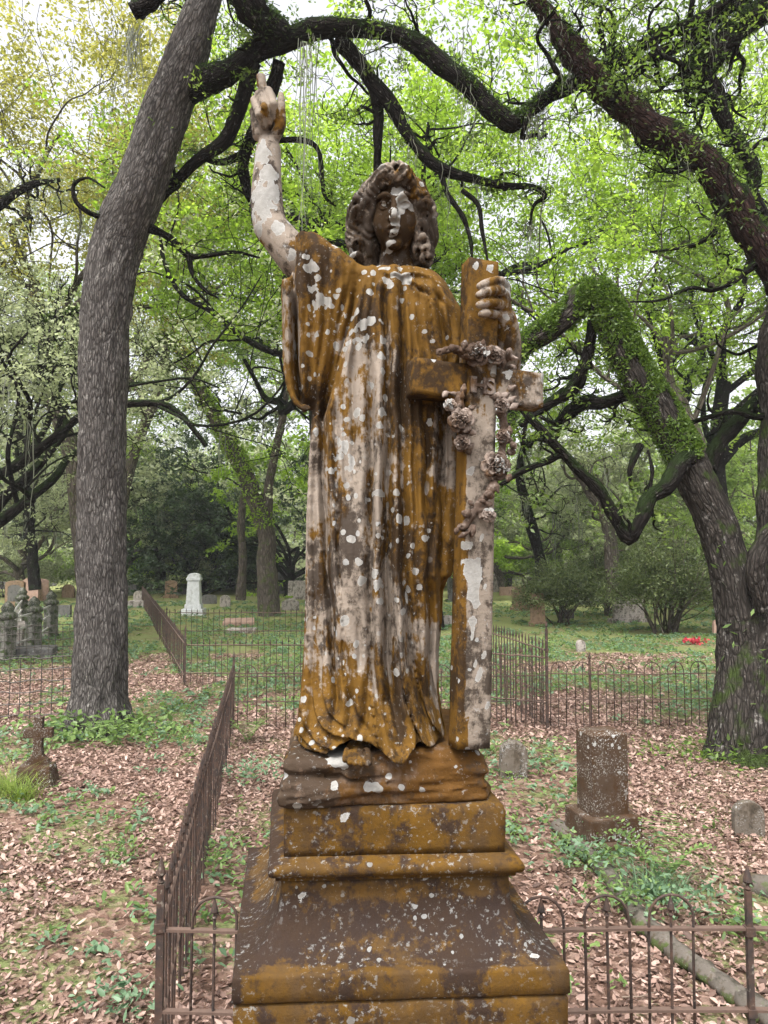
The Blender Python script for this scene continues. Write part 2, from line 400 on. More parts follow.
# ------------------------------------------------------------------ signed-distance sculpting
def smin(a, b, k):
    if k <= 0: return np.minimum(a, b)
    h = np.clip(.5 + .5 * (b - a) / k, 0, 1); return b * (1 - h) + a * h - k * h * (1 - h)
def smax(a, b, k): return -smin(-a, -b, k)
class Vol:
    def __init__(s, lo, hi, h):
        s.lo = np.array(lo, float); s.h = h
        s.n = np.ceil((np.array(hi) - s.lo) / h).astype(int) + 1
        s.ax = [(s.lo[i] + h * np.arange(s.n[i])).astype(np.float32) for i in range(3)]
        s.D = np.full(s.n, .2, np.float32)
    def reg(s, lo, hi):
        a = np.clip(((np.array(lo) - s.lo) / s.h).astype(int), 0, s.n - 1); b = np.clip(((np.array(hi) - s.lo) / s.h).astype(int) + 2, 1, s.n)
        sl = tuple(slice(a[i], max(b[i], a[i] + 1)) for i in range(3))
        return sl, s.ax[0][sl[0]][:, None, None], s.ax[1][sl[1]][None, :, None], s.ax[2][sl[2]][None, None, :]
    def op(s, fn, lo, hi, k=.0, sub=False):
        sl, X, Y, Z = s.reg(lo, hi); d = fn(X, Y, Z).astype(np.float32)
        if sub: s.D[sl] = smax(s.D[sl], -d, k)
        else: s.D[sl] = smin(s.D[sl], d, k)
    def cap(s, a, b, ra, rb=None, k=.01, sub=False, sq=(1, 1, 1)):
        a = np.array(a, float); b = np.array(b, float); rb = ra if rb is None else rb
        m = (max(ra, rb) + k * 1.2 + .012) * max(1.0, max(sq))
        ab = b - a; L = float(ab @ ab) + 1e-12
        def f(X, Y, Z):
            t = np.clip(((X - a[0]) * ab[0] + (Y - a[1]) * ab[1] + (Z - a[2]) * ab[2]) / L, 0, 1)
            return np.sqrt(((X - a[0] - t * ab[0]) / sq[0]) ** 2 + ((Y - a[1] - t * ab[1]) / sq[1]) ** 2 + ((Z - a[2] - t * ab[2]) / sq[2]) ** 2) - (ra + (rb - ra) * t)
        s.op(f, np.minimum(a, b) - m, np.maximum(a, b) + m, k, sub)
    def chain(s, pts, rad, k=.01, sub=False, n=None, sq=(1, 1, 1)):
        pts = np.array(pts, float); rad = np.array(rad, float) if not np.isscalar(rad) else np.full(len(pts), rad)
        if n:
            q = smoothpts(np.hstack([pts, rad[:, None]]), n); pts, rad = q[:, :3], q[:, 3]
        for i in range(len(pts) - 1): s.cap(pts[i], pts[i + 1], rad[i], rad[i + 1], k, sub, sq)
    def ell(s, c, r, k=.01, sub=False, rot=None):
        c = np.array(c, float); r = np.array(r, float); m = r.max() + k * 1.2 + .012
        def f(X, Y, Z):
            x, y, z = X - c[0], Y - c[1], Z - c[2]
            if rot is not None:
                x, y, z = (rot[0][0] * x + rot[0][1] * y + rot[0][2] * z, rot[1][0] * x + rot[1][1] * y + rot[1][2] * z, rot[2][0] * x + rot[2][1] * y + rot[2][2] * z)
            q = np.sqrt((x / r[0]) ** 2 + (y / r[1]) ** 2 + (z / r[2]) ** 2)
            return (q - 1) * r.min() * (.6 + .4 * r.max() / r.min() if r.max() / r.min() < 2 else 1)
        s.op(f, c - m, c + m, k, sub)
    def mesh(s):
        D = s.D; h = s.h
        D[0] = D[-1] = .1; D[:, 0] = D[:, -1] = .1; D[:, :, 0] = D[:, :, -1] = .1
        I = D < 0
        cnt = np.zeros(np.array(I.shape) - 1, np.uint8)
        for a in (0, 1):
            for b in (0, 1):
                for c in (0, 1):
                    cnt += I[a:I.shape[0] - 1 + a, b:I.shape[1] - 1 + b, c:I.shape[2] - 1 + c]
        act = (cnt > 0) & (cnt < 8)
        idx = np.full(act.shape, -1, np.int32); ijk = np.argwhere(act); idx[act] = np.arange(len(ijk))
        acc = np.zeros((len(ijk), 3)); n = np.zeros(len(ijk))
        cor = [(a, b, c) for a in (0, 1) for b in (0, 1) for c in (0, 1)]
        val = {c: D[ijk[:, 0] + c[0], ijk[:, 1] + c[1], ijk[:, 2] + c[2]] for c in cor}
        for c in cor:
            for ax in range(3):
                if c[ax] == 0:
                    e = list(c); e[ax] = 1; e = tuple(e)
                    v0, v1 = val[c], val[e]; mk = (v0 < 0) != (v1 < 0)
                    t = np.where(mk, v0 / np.where(mk, v0 - v1, 1), 0)
                    p = np.array(c, float)[None] + np.zeros((len(ijk), 3)); p[:, ax] += t
                    acc += p * mk[:, None]; n += mk
        V = s.lo + h * (ijk + acc / n[:, None])
        Fs = []
        for ax in range(3):
            s0 = [slice(1, -1)] * 3; s1 = [slice(1, -1)] * 3
            s0[ax] = slice(0, -1); s1[ax] = slice(1, None)
            i0, i1 = I[tuple(s0)], I[tuple(s1)]
            e = np.argwhere(i0 != i1); off = np.ones(3, int); off[ax] = 0; flip = i0[tuple(e.T)]
            e = e + off
            u, w = [(1, 2), (2, 0), (0, 1)][ax]
            q = []
            for du, dw in ((-1, -1), (0, -1), (0, 0), (-1, 0)):
                c = e.copy(); c[:, u] += du; c[:, w] += dw; q.append(idx[tuple(c.T)])
            q = np.stack(q, 1); q[~flip] = q[~flip][:, ::-1]; Fs.append(q)
        F = np.vstack(Fs); F = F[(F >= 0).all(1)]
        return V, F
# ================================================================== MONUMENT
def lichen_attr(V, spots):
    """spots: (px,py,depth,r_px[,ry]) -> 1 in the middle falling to 0 past the rim"""
    out = np.zeros(len(V)); rag = fbm(V[:, 0] * 55, V[:, 1] * 55, V[:, 2] * 55, 3) * .9
    for sp_ in spots:
        c = P(sp_[0], sp_[1], sp_[2]); r = sp_[3] * sp_[2] / FPX
        ry = (sp_[4] if len(sp_) > 4 else sp_[3]) * sp_[2] / FPX
        d = np.sqrt(((V[:, 0] - c[0]) / r) ** 2 + ((V[:, 2] - c[2]) / ry) ** 2 + ((V[:, 1] - c[1]) / .25) ** 2)
        out = np.maximum(out, np.clip(1.5 - d - rag, 0, 1))
    return out
def proj(V):
    y = V[:, 1]; z = V[:, 2] - CAMH
    f = y * cp + z * sp; u = -y * sp + z * cp
    return 384 + FPX * V[:, 0] / f, 512 - FPX * u / f
CX0, CY0 = -0.008, 2.556
monument = empty('angel_monument', (CX0, CY0, 0), label='weathered marble angel pointing upward and holding a cross, on a stained stepped pedestal', cat='statue')
A3, A8 = R(3), R(7.6)
def ped(u, v, z): return (CX0 + u * math.cos(A3) - v * math.sin(A8), CY0 + u * math.sin(A3) + v * math.cos(A8), z)
def ped_block(name, prof, mat, smooth=False, sub=6, chip=.002):
    """prof: list of (half width, z) bottom to top, squares stacked; dense so the edges can be worn"""
    rings = []
    nseg = 22
    for hw, z in prof:
        hv = hw * .97; c = []
        q = [(-1, -1), (1, -1), (1, 1), (-1, 1)]
        for i in range(4):
            a, b_ = q[i], q[(i + 1) % 4]
            for k in range(nseg):
                t = k / nseg
                # rounded corner
                x = a[0] * (1 - t) + b_[0] * t; y = a[1] * (1 - t) + b_[1] * t
                rr = .006 / hw; m_ = max(abs(x), abs(y)); mn = min(abs(x), abs(y))
                if mn > 1 - rr: s_ = 1 - (mn - (1 - rr)) * .18; x *= s_; y *= s_
                c.append(ped(x * hw, y * hv, z))
        rings.append(c)
    V = np.array(rings).reshape(-1, 3); n = nseg * 4
    F = [(j * n + i, j * n + (i + 1) % n, (j + 1) * n + (i + 1) % n, (j + 1) * n + i) for j in range(len(prof) - 1) for i in range(n)]
    nz = fbm(V[:, 0] * 14, V[:, 1] * 14, V[:, 2] * 14, 4)
    d = V - np.array((CX0, CY0, 0)); d[:, 2] = 0; d /= np.linalg.norm(d, axis=1)[:, None]
    V = V + d * (nz * chip * 2)[:, None]; V[:, 2] += fbm(V[:, 0] * 9 + 5, V[:, 1] * 9, V[:, 2] * 3, 3) * chip
    Q = np.array(F)
    for r0, flip in ((0, True), (len(prof) - 1, False)):   # caps as quad strips to a centre ring
        pass
    # caps: connect to centre with quads
    c0 = len(V); V = np.vstack([V, [ped(0, 0, prof[0][1])], [ped(0, 0, prof[-1][1])]])
    T = [(c0, (i + 2) % n, i + 1, i) for i in range(0, n, 2)]
    b0 = (len(prof) - 1) * n
    T += [(c0 + 1, b0 + i, b0 + i + 1, b0 + (i + 2) % n) for i in range(0, n, 2)]
    Q = np.vstack([Q, T])
    px_, py_ = proj(V); nz2 = fbm(V[:, 0] * 8, V[:, 1] * 8, V[:, 2] * 8, 3)
    sp_ = [(300, 868, 2.2, 5, 4), (425, 884, 2.2, 4), (318, 897, 2.15, 6), (300, 908, 2.15, 5, 7), (492, 905, 2.1, 2.5), (501, 903, 2.1, 2), (357, 958, 2.05, 4, 3), (450, 790 + 25, 2.25, 7), (345, 813, 2.25, 4), (327, 985, 2.0, 4), (344, 975, 2.0, 5, 3), (543, 975, 2.08, 3, 5), (530, 982, 2.08, 4, 3), (518, 977, 2.06, 3), (366, 989, 2.0, 5, 6), (420, 977, 2.0, 4)]
    och = np.clip((prof[0][0] < .36) * .25 + .1, 0, 1)
    return npmesh(name, V, Q, mat, monument, smooth=False, attrs={'lichen': ('FLOAT', lichen_attr(V, [(t_[0], t_[1], t_[2], *[r_ * .8 for r_ in t_[3:]]) for t_ in sp_]) * .8), 'ochre': ('FLOAT', np.full(len(V), 1.) * och), 'grime': ('FLOAT', np.clip(np.clip((py_ - 893 - 14 * nz2) / 14, 0, 1) * (py_ < 966) * (prof[0][0] > .4) * (.75 + .9 * nz2), 0, 1) * .75 + np.clip((-V[:, 0] + np.interp(V[:, 1], [2.0, 3.1], [-.40, -.53]) * np.interp(V[:, 2], [1.35, 1.55], [1, .78])  + .03) * 30, 0, 1) * (V[:, 2] > 1.28) * .6)})
def curve_prof(p0, p1, n, f): return [(p0[0] + (p1[0] - p0[0]) * f(t)[0], p0[1] + (p1[1] - p0[1]) * f(t)[1]) for t in np.linspace(0, 1, n)]
ped_block('base_course', [(.62, 0), (.62, .22), (.60, .235), (.60, .24)], M['ped'])
ped_block('pedestal_shaft', [(.463, .24), (.463, .5), (.463, .8), (.463, 1.0), (.463, 1.15), (.463, 1.235), (.463, 1.269), (.456, 1.274)], M['ped'])
fl = [(.458, 1.276), (.467, 1.285), (.467, 1.31), (.467, 1.343), (.463, 1.353)]
fl += [(.463 - .126 * math.sin(t * PI / 2) ** .92, 1.353 + .155 * (1 - math.cos(t * PI / 2)) ** .85) for t in np.linspace(.04, 1, 14)]
fl += [(.336, 1.53), (.336, 1.553)]
ped_block('flared_base', fl, M['ped'])
mo = [(.345, 1.554), (.352, 1.557), (.352, 1.566)] + [(.352 + .022 * math.sin(t), 1.588 - .021 * math.cos(t)) for t in np.linspace(.15, PI - .15, 8)] + [(.345, 1.612), (.336, 1.616)]
ped_block('moulding', mo, M['ped'])
ped_block('plinth', [(.328, 1.617), (.329, 1.64), (.329, 1.69), (.329, 1.735), (.324, 1.752), (.318, 1.756)], M['ped'])

# ---- carved rock under the figure
v = Vol((-.36, 2.18, 1.72), (.42, 2.95, 1.96), .006)
def rockf(X, Y, Z):
    # skewed box coords
    U = (X - CX0) * math.cos(A3) + (Y - CY0) * math.sin(A3); Vv = (Y - CY0) * math.cos(A8) - (X - CX0) * math.sin(A8)
    n = fbm(X * 5 + 0 * Z, Y * 5 + 0 * X, Z * 26 + 0 * X, 4)
    n2 = fbm(X * 11 + 0 * Z, Y * 11 + 0 * X, Z * 60 + 9 + 0 * X, 3)
    hw = .312 + .03 * n + .012 * n2 + (Z - 1.80) * -.12
    top = 1.908 + .012 * np.sin(X * 9) + .02 * n
    return smax(smax(np.abs(U) - hw, np.abs(Vv) - hw, .02), smax(Z - top, 1.755 - Z, .0), .025)
v.op(rockf, (-1, 0, 0), (1, 4, 4), 0)
for i in range(7):   # horizontal clefts
    z = 1.775 + .02 * i + .004 * math.sin(i * 7); x0 = -.3 + .09 * ((i * 5) % 7)
    v.chain([(x0, 2.245, z), (x0 + .08, 2.235, z + .006), (x0 + .17, 2.24, z - .004), (x0 + .25, 2.25, z + .004)], [.003, .008, .007, .002], k=.006, sub=True)
V, F = v.mesh()
npmesh('carved_rock', V, F, M['rock'], monument, attrs={
    'lichen': ('FLOAT', lichen_attr(V, [(372, 790, 2.2, 8, 4), (334, 788, 2.2, 4), (380, 792, 2.2, 4), (336, 757, 2.25, 9, 6), (345, 764, 2.25, 4), (297, 808, 2.2, 4, 5)])),
    'ochre': ('FLOAT', np.clip((V[:, 0] - .05) * 5, 0, .6)), 'grime': ('FLOAT', np.clip((.0 - V[:, 0]) * 3, 0, .5))})

# ---- robe
DF, DC = 2.30, 2.48          # front surface, axis
v = Vol((-.37, 2.17, 1.84), (.31, 2.78, 3.56), .0042)
lv = [ # py, left px, right px, half depth m
    (269, 372, 424, .06), (272, 356, 431, .09), (278, 336, 438, .115), (286, 320, 447, .13), (300, 316, 454, .145), (330, 318, 459, .155), (380, 316, 463, .16),
    (420, 312, 456, .165), (460, 310, 451, .17), (520, 308, 448, .175), (575, 307, 448, .18), (590, 307, 442, .18), (620, 306, 441, .185), (650, 305, 438, .19), (690, 302, 438, .205), (715, 299, 442, .235), (740, 292, 448, .262), (768, 292, 449, .262)]
lz = np.array([P(384, a[0], DC)[2] for a in lv])[::-1]
lxl = np.array([P(a[1], a[0], DC)[0] for a in lv])[::-1]; lxr = np.array([P(a[2], a[0], DC)[0] for a in lv])[::-1]; lh = np.array([a[3] for a in lv])[::-1]
ky = [262, 290, 350, 410, 500, 595, 650, 700, 745, 760]
kc = [[350, 345, 330, 319, 321, 328, 333, 336, 330, 328], [362, 357, 343, 334, 337, 341, 346, 350, 352, 352], [377, 372, 368, 372, 371, 371, 372, 378, 384, 385],
      [388, 385, 387, 389, 387, 386, 388, 390, 402, 404], [400, 403, 402, 401, 403, 405, 412, 422, 430, 432], [414, 420, 424, 425, 428, 431, 432, 436, 441, 442], [432, 441, 450, 446, 444, 444, 444, 446, 451, 451],
      [340, 333, 322, 312, 312, 316, 318, 314, 306, 305], [355, 352, 352, 352, 355, 357, 361, 366, 370, 372], [406, 411, 413, 414, 416, 418, 423, 430, 436, 437]]
ka = [[.0, .02, .02, .03, .034, .03, .026, .02, .012, .01], [.0, .008, .012, .016, .012, .008, .010, .016, .02, .01], [.004, .008, .012, .026, .028, .026, .028, .032, .03, .02],
      [.006, .014, .020, .032, .038, .042, .046, .042, .026, .02], [.006, .018, .022, .028, .026, .024, .030, .028, .018, .01], [.003, .006, .008, .012, .014, .012, .016, .014, .01, .01], [.0, .012, .02, .02, .016, .014, .01, .01, .01, .01],
      [0, 0, .004, .008, .012, .014, .012, .01, .01, .01], [.002, .005, .006, .004, .002, .004, .006, .010, .01, .01], [.003, .006, .008, .005, .005, .006, .008, .01, .01, .01]]
kz = np.array([P(384, y, DF)[2] for y in ky])[::-1]
def folds(x, z):
    r = np.zeros(np.broadcast(x, z).shape, np.float32)
    for c, a in zip(kc, ka):
        xs = np.array([P(px, py, DF)[0] for px, py in zip(c, ky)])[::-1]
        xc = np.interp(z, kz, xs) + .0035 * np.sin(z * 23 + c[0]) ; am = 1.75 * np.interp(z, kz, np.array(a)[::-1])
        w = .006 + .15 * am
        dx = (x - xc)
        r = r - am * np.exp(-np.abs(dx) / w) + am * .35 * np.exp(-((np.abs(dx) - 2.0 * w) / w) ** 2)
    xa = lambda i: np.interp(z, kz, np.array([P(px, py, DF)[0] for px, py in zip(kc[i], ky)])[::-1])
    a, b_, c_ = xa(2), xa(3), xa(4)
    sm = lambda t: 1 / (1 + np.exp(-t / .004))
    r = r + .016 * sm(x - a) * sm(b_ - x) * np.clip((3.25 - z) * 3, 0, 1) + .010 * sm(x - b_) * sm(c_ - x)
    # hip/knee swells
    g = lambda px, py, rx, rz, am: am * np.exp(-((x - P(px, py, DF)[0]) / rx) ** 2 - ((z - P(px, py, DF)[2]) / rz) ** 2)
    r = r + g(352, 560, .06, .22, .030) + g(425, 520, .05, .2, .018) + g(430, 300, .05, .08, .012) + g(360, 320, .05, .08, .012) + g(350, 690, .05, .10, .01)
    # shallow oblique wrinkles
    r = r + .0055 * np.sin(x * 75 + z * 14 + 3 * np.sin(z * 5)) * np.clip((z - 1.9) * 3, 0, 1) * (.5 + .5 * np.sin(z * 7 + x * 12))
    return r
ZB = PL([(280, 750), (292, 752), (302, 757), (325, 757), (340, 746), (357, 741), (372, 746), (385, 755), (403, 766), (412, 752), (420, 747), (432, 753), (446, 751), (455, 748)], 2.22)
ZBX, ZBZ = ZB[:, 0], ZB[:, 2]
ZT = P(0, 262, 2.42)[2]; NX = P(398, 262, 2.42)[0]
def robef(X, Y, Z):
    xl = np.interp(Z, lz, lxl); xr = np.interp(Z, lz, lxr); hy = np.interp(Z, lz, lh)
    cx = (xl + xr) / 2; hx = (xr - xl) / 2 - .004
    x = X - cx; th = np.arctan2(Y - DC, x)
    fr = np.clip((DC + .02 - Y) / .08, 0, 1)
    y = (Y - DC)
    q = (np.abs(x / hx) ** 2.3 + np.abs(y / hy) ** 2.3) ** (1 / 2.3)
    zb = np.interp(X, ZBX, ZBZ)
    side = .006 * np.sin(th * 17 + Z * 2.2) * np.clip((3.3 - Z) * 1.5, 0, 1) * (1 - fr * np.clip(1 - np.abs(x) / hx, 0, 1) ** .3)
    return np.maximum((q - 1) * np.minimum(hx, hy) * .9 + side, np.where(Y < 2.45, zb, 1.87) - Z) if False else smax(np.maximum((q - 1) * np.minimum(hx, hy) * .9 + side, np.where(Y < 2.45, zb, 1.87) - Z), Z - ZT - .45 * np.abs(X - NX) ** 1.2 * 0 + .25 * (2.48 - Y), .02)
v.op(robef, (-9, -9, -9), (9, 9, 9), 0)
# sharp hip notch: cloak edge on the right
v.chain(PL([(452, 400), (450, 470), (448, 540), (446, 572)], 2.42), [.03, .03, .028, .022], k=.015)
v.chain(PL([(457, 330), (456, 390), (452, 450)], 2.47), [.05, .055, .045], k=.03)
# sleeve on the raised arm, built as rounded slab following its outline
poly = np.array([P(a, b_, 2.45)[[0, 2]] for a, b_ in [(297, 236), (303, 232), (318, 240), (345, 258), (362, 272), (358, 292), (346, 335), (335, 372), (327, 392), (314, 405), (303, 412), (296, 405), (289, 392), (285, 365), (285, 320), (283, 286), (291, 282), (297, 262)]])
def polysd(x, z, pg):
    d = np.full(np.broadcast(x, z).shape, 1e9); s = np.ones(d.shape)
    n = len(pg)
    for i in range(n):
        a, b_ = pg[i], pg[i - 1]; ex, ez = b_ - a; wx, wz = x - a[0], z - a[1]
        t = np.clip((wx * ex + wz * ez) / (ex * ex + ez * ez), 0, 1)
        d = np.minimum(d, (wx - ex * t) ** 2 + (wz - ez * t) ** 2)
        c1, c2, c3 = z >= a[1], z < b_[1], ex * wz > ez * wx
        s = np.where((c1 & c2 & c3) | (~c1 & ~c2 & ~c3), -s, s)
    return s * np.sqrt(d)
def sleeve(X, Y, Z):
    d2 = polysd(X[:, 0, :], Z[:, 0, :], poly)[:, None, :] if X.ndim == 3 else 0
    def fl_(pts, am, w):
        z_ = np.array([P(0, p_[1], 2.36)[2] for p_ in pts])[::-1]; x_ = np.array([P(p_[0], p_[1], 2.36)[0] for p_ in pts])[::-1]
        return -am * np.exp(-np.abs(X - np.interp(Z, z_, x_)) / w)
    r = fl_([(306, 250), (310, 300), (309, 350), (306, 400)], .016, .010) + fl_([(330, 262), (326, 310), (318, 360), (312, 400)], .014, .010) + fl_([(346, 270), (338, 320), (327, 365), (320, 395)], .008, .010)
    r = r + fl_([(292, 250), (293, 300), (294, 360), (297, 400)], .05, .010)
    t = np.clip((Z - 3.0) / .5, 0, 1)
    hy = .075 + .035 * t
    return smax(d2 - .0, np.abs(Y - 2.45 + r * (Y < 2.45)) - hy, .07)
sl, X, Y, Z = v.reg((-.36, 2.3, 2.9), (-.02, 2.65, 3.56))
X2 = X + 0 * Z
v.D[sl] = smin(v.D[sl], sleeve(X + 0 * Z, Y, Z + 0 * X).astype(np.float32), .018)
# cuff rim round the arm
v.chain(PL([(298, 237, 2.40), (300, 255, 2.375), (300, 275, 2.385), (297, 288, 2.41)]), .010, k=.006, n=10)
v.chain(PL([(284, 285, 2.44), (285, 320, 2.43), (286, 360, 2.42), (290, 388, 2.41), (298, 404, 2.40), (308, 408, 2.40)]), .010, k=.008, n=14)
def groove(pts, rad, dy=.05, Y=2.36, k=.008, n=14):
    rad = np.full(len(pts), rad) if np.isscalar(rad) else np.array(rad)
    rad = np.maximum(rad, .0058)
    v.chain(PL([(a, b_, Y) for a, b_ in pts]), rad, k=k, sub=True, n=n, sq=(1, dy / rad.max(), 1))
# deep groove separating sleeve and torso
# right shoulder and arm under cloth
v.chain(PL([(424, 296, 2.47), (440, 320, 2.44), (452, 350, 2.42)]), [.06, .06, .045], k=.04)
# neckline cord
v.chain(PL([(372, 266, 2.395), (383, 272, 2.35), (398, 275, 2.34), (414, 273, 2.35), (430, 277, 2.375), (436, 284, 2.38)]), .0055, k=.006, n=18)
# hem folds: rolls of cloth puddling on the rock
def roll(pts, rad, dep, k=.012, sub=False, n=22):
    v.chain(np.array([P(a, b_, d + (.0 if sub else .020)) for (a, b_), d in zip(pts, dep)]), rad, k=k if sub else .034, sub=sub, n=n)
# side edge of cloak, left
v.chain(PL([(316, 420, 2.40), (312, 500, 2.39), (312, 600, 2.385), (308, 680, 2.37), (302, 730, 2.33)]), [.012, .014, .014, .015, .016], k=.012, n=26)
V, F = v.mesh()
V = lapl(V, F, 2)
def pdist(X_, Z_, pts):
    q_ = smoothpts(np.array([P(a, b_, 2.30)[[0, 2]] for a, b_ in pts]), 16)
    best = np.full(len(X_), 9.0); sg = np.zeros(len(X_)); tt = np.zeros(len(X_))
    for i in range(15):
        a, e = q_[i], q_[i + 1] - q_[i]; L2 = e @ e; wx, wz = X_ - a[0], Z_ - a[1]
        t_ = np.clip((wx * e[0] + wz * e[1]) / L2, 0, 1); d = np.hypot(wx - e[0] * t_, wz - e[1] * t_)
        m_ = d < best; best = np.where(m_, d, best); sg = np.where(m_, np.sign(-e[1] * wx + e[0] * wz), sg); tt = np.where(m_, (i + t_) / 15, tt)
    return best, sg, tt
CURVES = [ # kind, pts, depth, width
 ('s', [(311, 690), (313, 706), (320, 722), (334, 731), (350, 733), (362, 741)], .026, .022), ('s', [(299, 712), (306, 730), (320, 741), (338, 745), (348, 741)], .022, .018),
 ('s', [(370, 690), (374, 715), (378, 738), (388, 752), (403, 760)], .024, .030), ('s', [(403, 761), (412, 748), (416, 736), (412, 720), (404, 698)], .024, .022),
 ('s', [(399, 634), (400, 665), (405, 695), (413, 722), (424, 742), (436, 751)], .028, .022), ('s', [(411, 640), (418, 685), (429, 718), (442, 740)], .022, .018),
 ('s', [(430, 660), (437, 695), (444, 722), (450, 744)], .018, .016), ('c', [(342, 640), (345, 680), (356, 712), (370, 730)], .018, .008),
 ('c', [(383, 690), (388, 725), (397, 748)], .026, .008), ('c', [(405, 690), (412, 715), (421, 738)], .018, .007), ('s', [(322, 655), (322, 690), (330, 712), (346, 723)], .018, .016),
 ('s', [(292, 733), (304, 742), (318, 748), (334, 750)], .018, .014), ('c', [(352, 738), (362, 725), (368, 705), (368, 675)], .016, .008), ('c', [(330, 738), (345, 728), (352, 712)], .008, .006),
 ('c', [(304, 690), (300, 712), (296, 735)], .012, .006), ('c', [(420, 700), (430, 725), (440, 745)], .012, .006), ('c', [(388, 740), (396, 748), (402, 756)], .010, .005),
 ('c', [(306, 243), (311, 300), (310, 350), (305, 404)], .022, .009), ('c', [(322, 252), (322, 310), (316, 360), (311, 402)], .016, .008), ('c', [(337, 260), (332, 318), (322, 370), (316, 400)], .016, .008),
 ('c', [(292, 288), (292, 330), (293, 365), (299, 400)], .06, .010), ('c', [(357, 270), (347, 318), (338, 350), (329, 383), (318, 414)], .065, .013), ('s', [(357, 270), (347, 318), (338, 350), (329, 383), (318, 414)], .014, .03),
 ('c', [(346, 264), (340, 300), (332, 340)], .010, .006), ('c', [(416, 280), (437, 298), (447, 350)], .018, .008), ('c', [(434, 283), (451, 306), (456, 350)], .018, .008), ('s', [(408, 276), (428, 292), (437, 350)], .010, .014),
 ('c', [(402, 272), (404, 330), (402, 400)], .014, .0045), ('c', [(384, 280), (386, 320), (388, 400)], .012, .006), ('c', [(411, 276), (417, 305), (420, 350)], .012, .006), ('c', [(366, 280), (361, 330), (368, 400)], .014, .008),
 ('c', [(374, 275), (377, 320), (378, 400)], .007, .005), ('c', [(395, 280), (395, 340), (396, 420)], .006, .004), ('c', [(440, 395), (441, 440), (438, 500), (433, 560)], .018, .008), ('c', [(428, 390), (430, 450), (424, 520)], .012, .007),
 ('c', [(450, 395), (452, 450), (449, 510)], .014, .006), ('s', [(447, 390), (447, 470), (443, 575)], .012, .014), ('c', [(355, 330), (352, 400), (356, 480)], .009, .007), ('c', [(345, 345), (343, 420), (347, 520)], .010, .006),
 ('c', [(412, 400), (415, 480), (414, 560), (420, 640)], .010, .007), ('s', [(334, 400), (337, 500), (341, 600), (346, 700)], .012, .016), ('c', [(362, 560), (362, 620), (358, 680)], .010, .007), ('c', [(313, 430), (311, 520), (313, 620), (309, 700)], .012, .006),
 ('c', [(300, 262), (304, 290), (302, 330)], .008, .006), ('c', [(325, 420), (328, 500), (331, 560)], .008, .006)]
fr_ = np.clip((2.52 - V[:, 1]) / .10, 0, 1)
low_ = np.clip((P(0, 700, 2.3)[2] - V[:, 2]) / .06, 0, 1)
rel = folds(V[:, 0], V[:, 2]) * np.clip((V[:, 0] - np.interp(V[:, 2], kz, np.array([P(px, py, DF)[0] for px, py in zip(kc[0], ky)])[::-1]) + .03) / .02, 0, 1) * (1 - .65 * low_)
for kd, pts_, am, w_ in CURVES:
    d, sg, tt = pdist(V[:, 0], V[:, 2], pts_); tp_ = np.clip(np.sin(PI * np.clip(tt * .94 + .03, 0, 1)) * 2.5, 0, 1)
    if kd == 'c': rel += tp_ * (-am * np.exp(-d / w_) + am * .22 * np.exp(-((d - 2.2 * w_) / w_) ** 2))
    else: rel += tp_ * am * np.where(sg > 0, np.exp(-(d / w_) ** 1.5), -.25 * np.exp(-d / (w_ * .5)))
rel += .0022 * fbm(V[:, 0] * 45, V[:, 2] * 16, V[:, 1] * 16, 3)
V[:, 1] -= rel * fr_
V = lapl(V, F, 1)
nz = fbm(V[:, 0] * 22, V[:, 1] * 22, V[:, 2] * 22, 3)
LIC = [(401, 208, 2.38, 6, 9), (398, 196, 2.38, 8, 6), (395, 222, 2.36, 5, 9), (411, 209, 2.38, 4), (418, 214, 2.42, 3, 8), (384, 209, 2.39, 2.5), (394, 232, 2.36, 4, 3), (390, 244, 2.38, 6, 3),
       (266, 210, 2.5, 11, 24), (272, 200, 2.48, 8, 14), (264, 160, 2.5, 9, 14), (270, 182, 2.5, 9, 9), (281, 234, 2.46, 9, 7), (261, 232, 2.48, 5, 8), (292, 256, 2.4, 5, 5)]
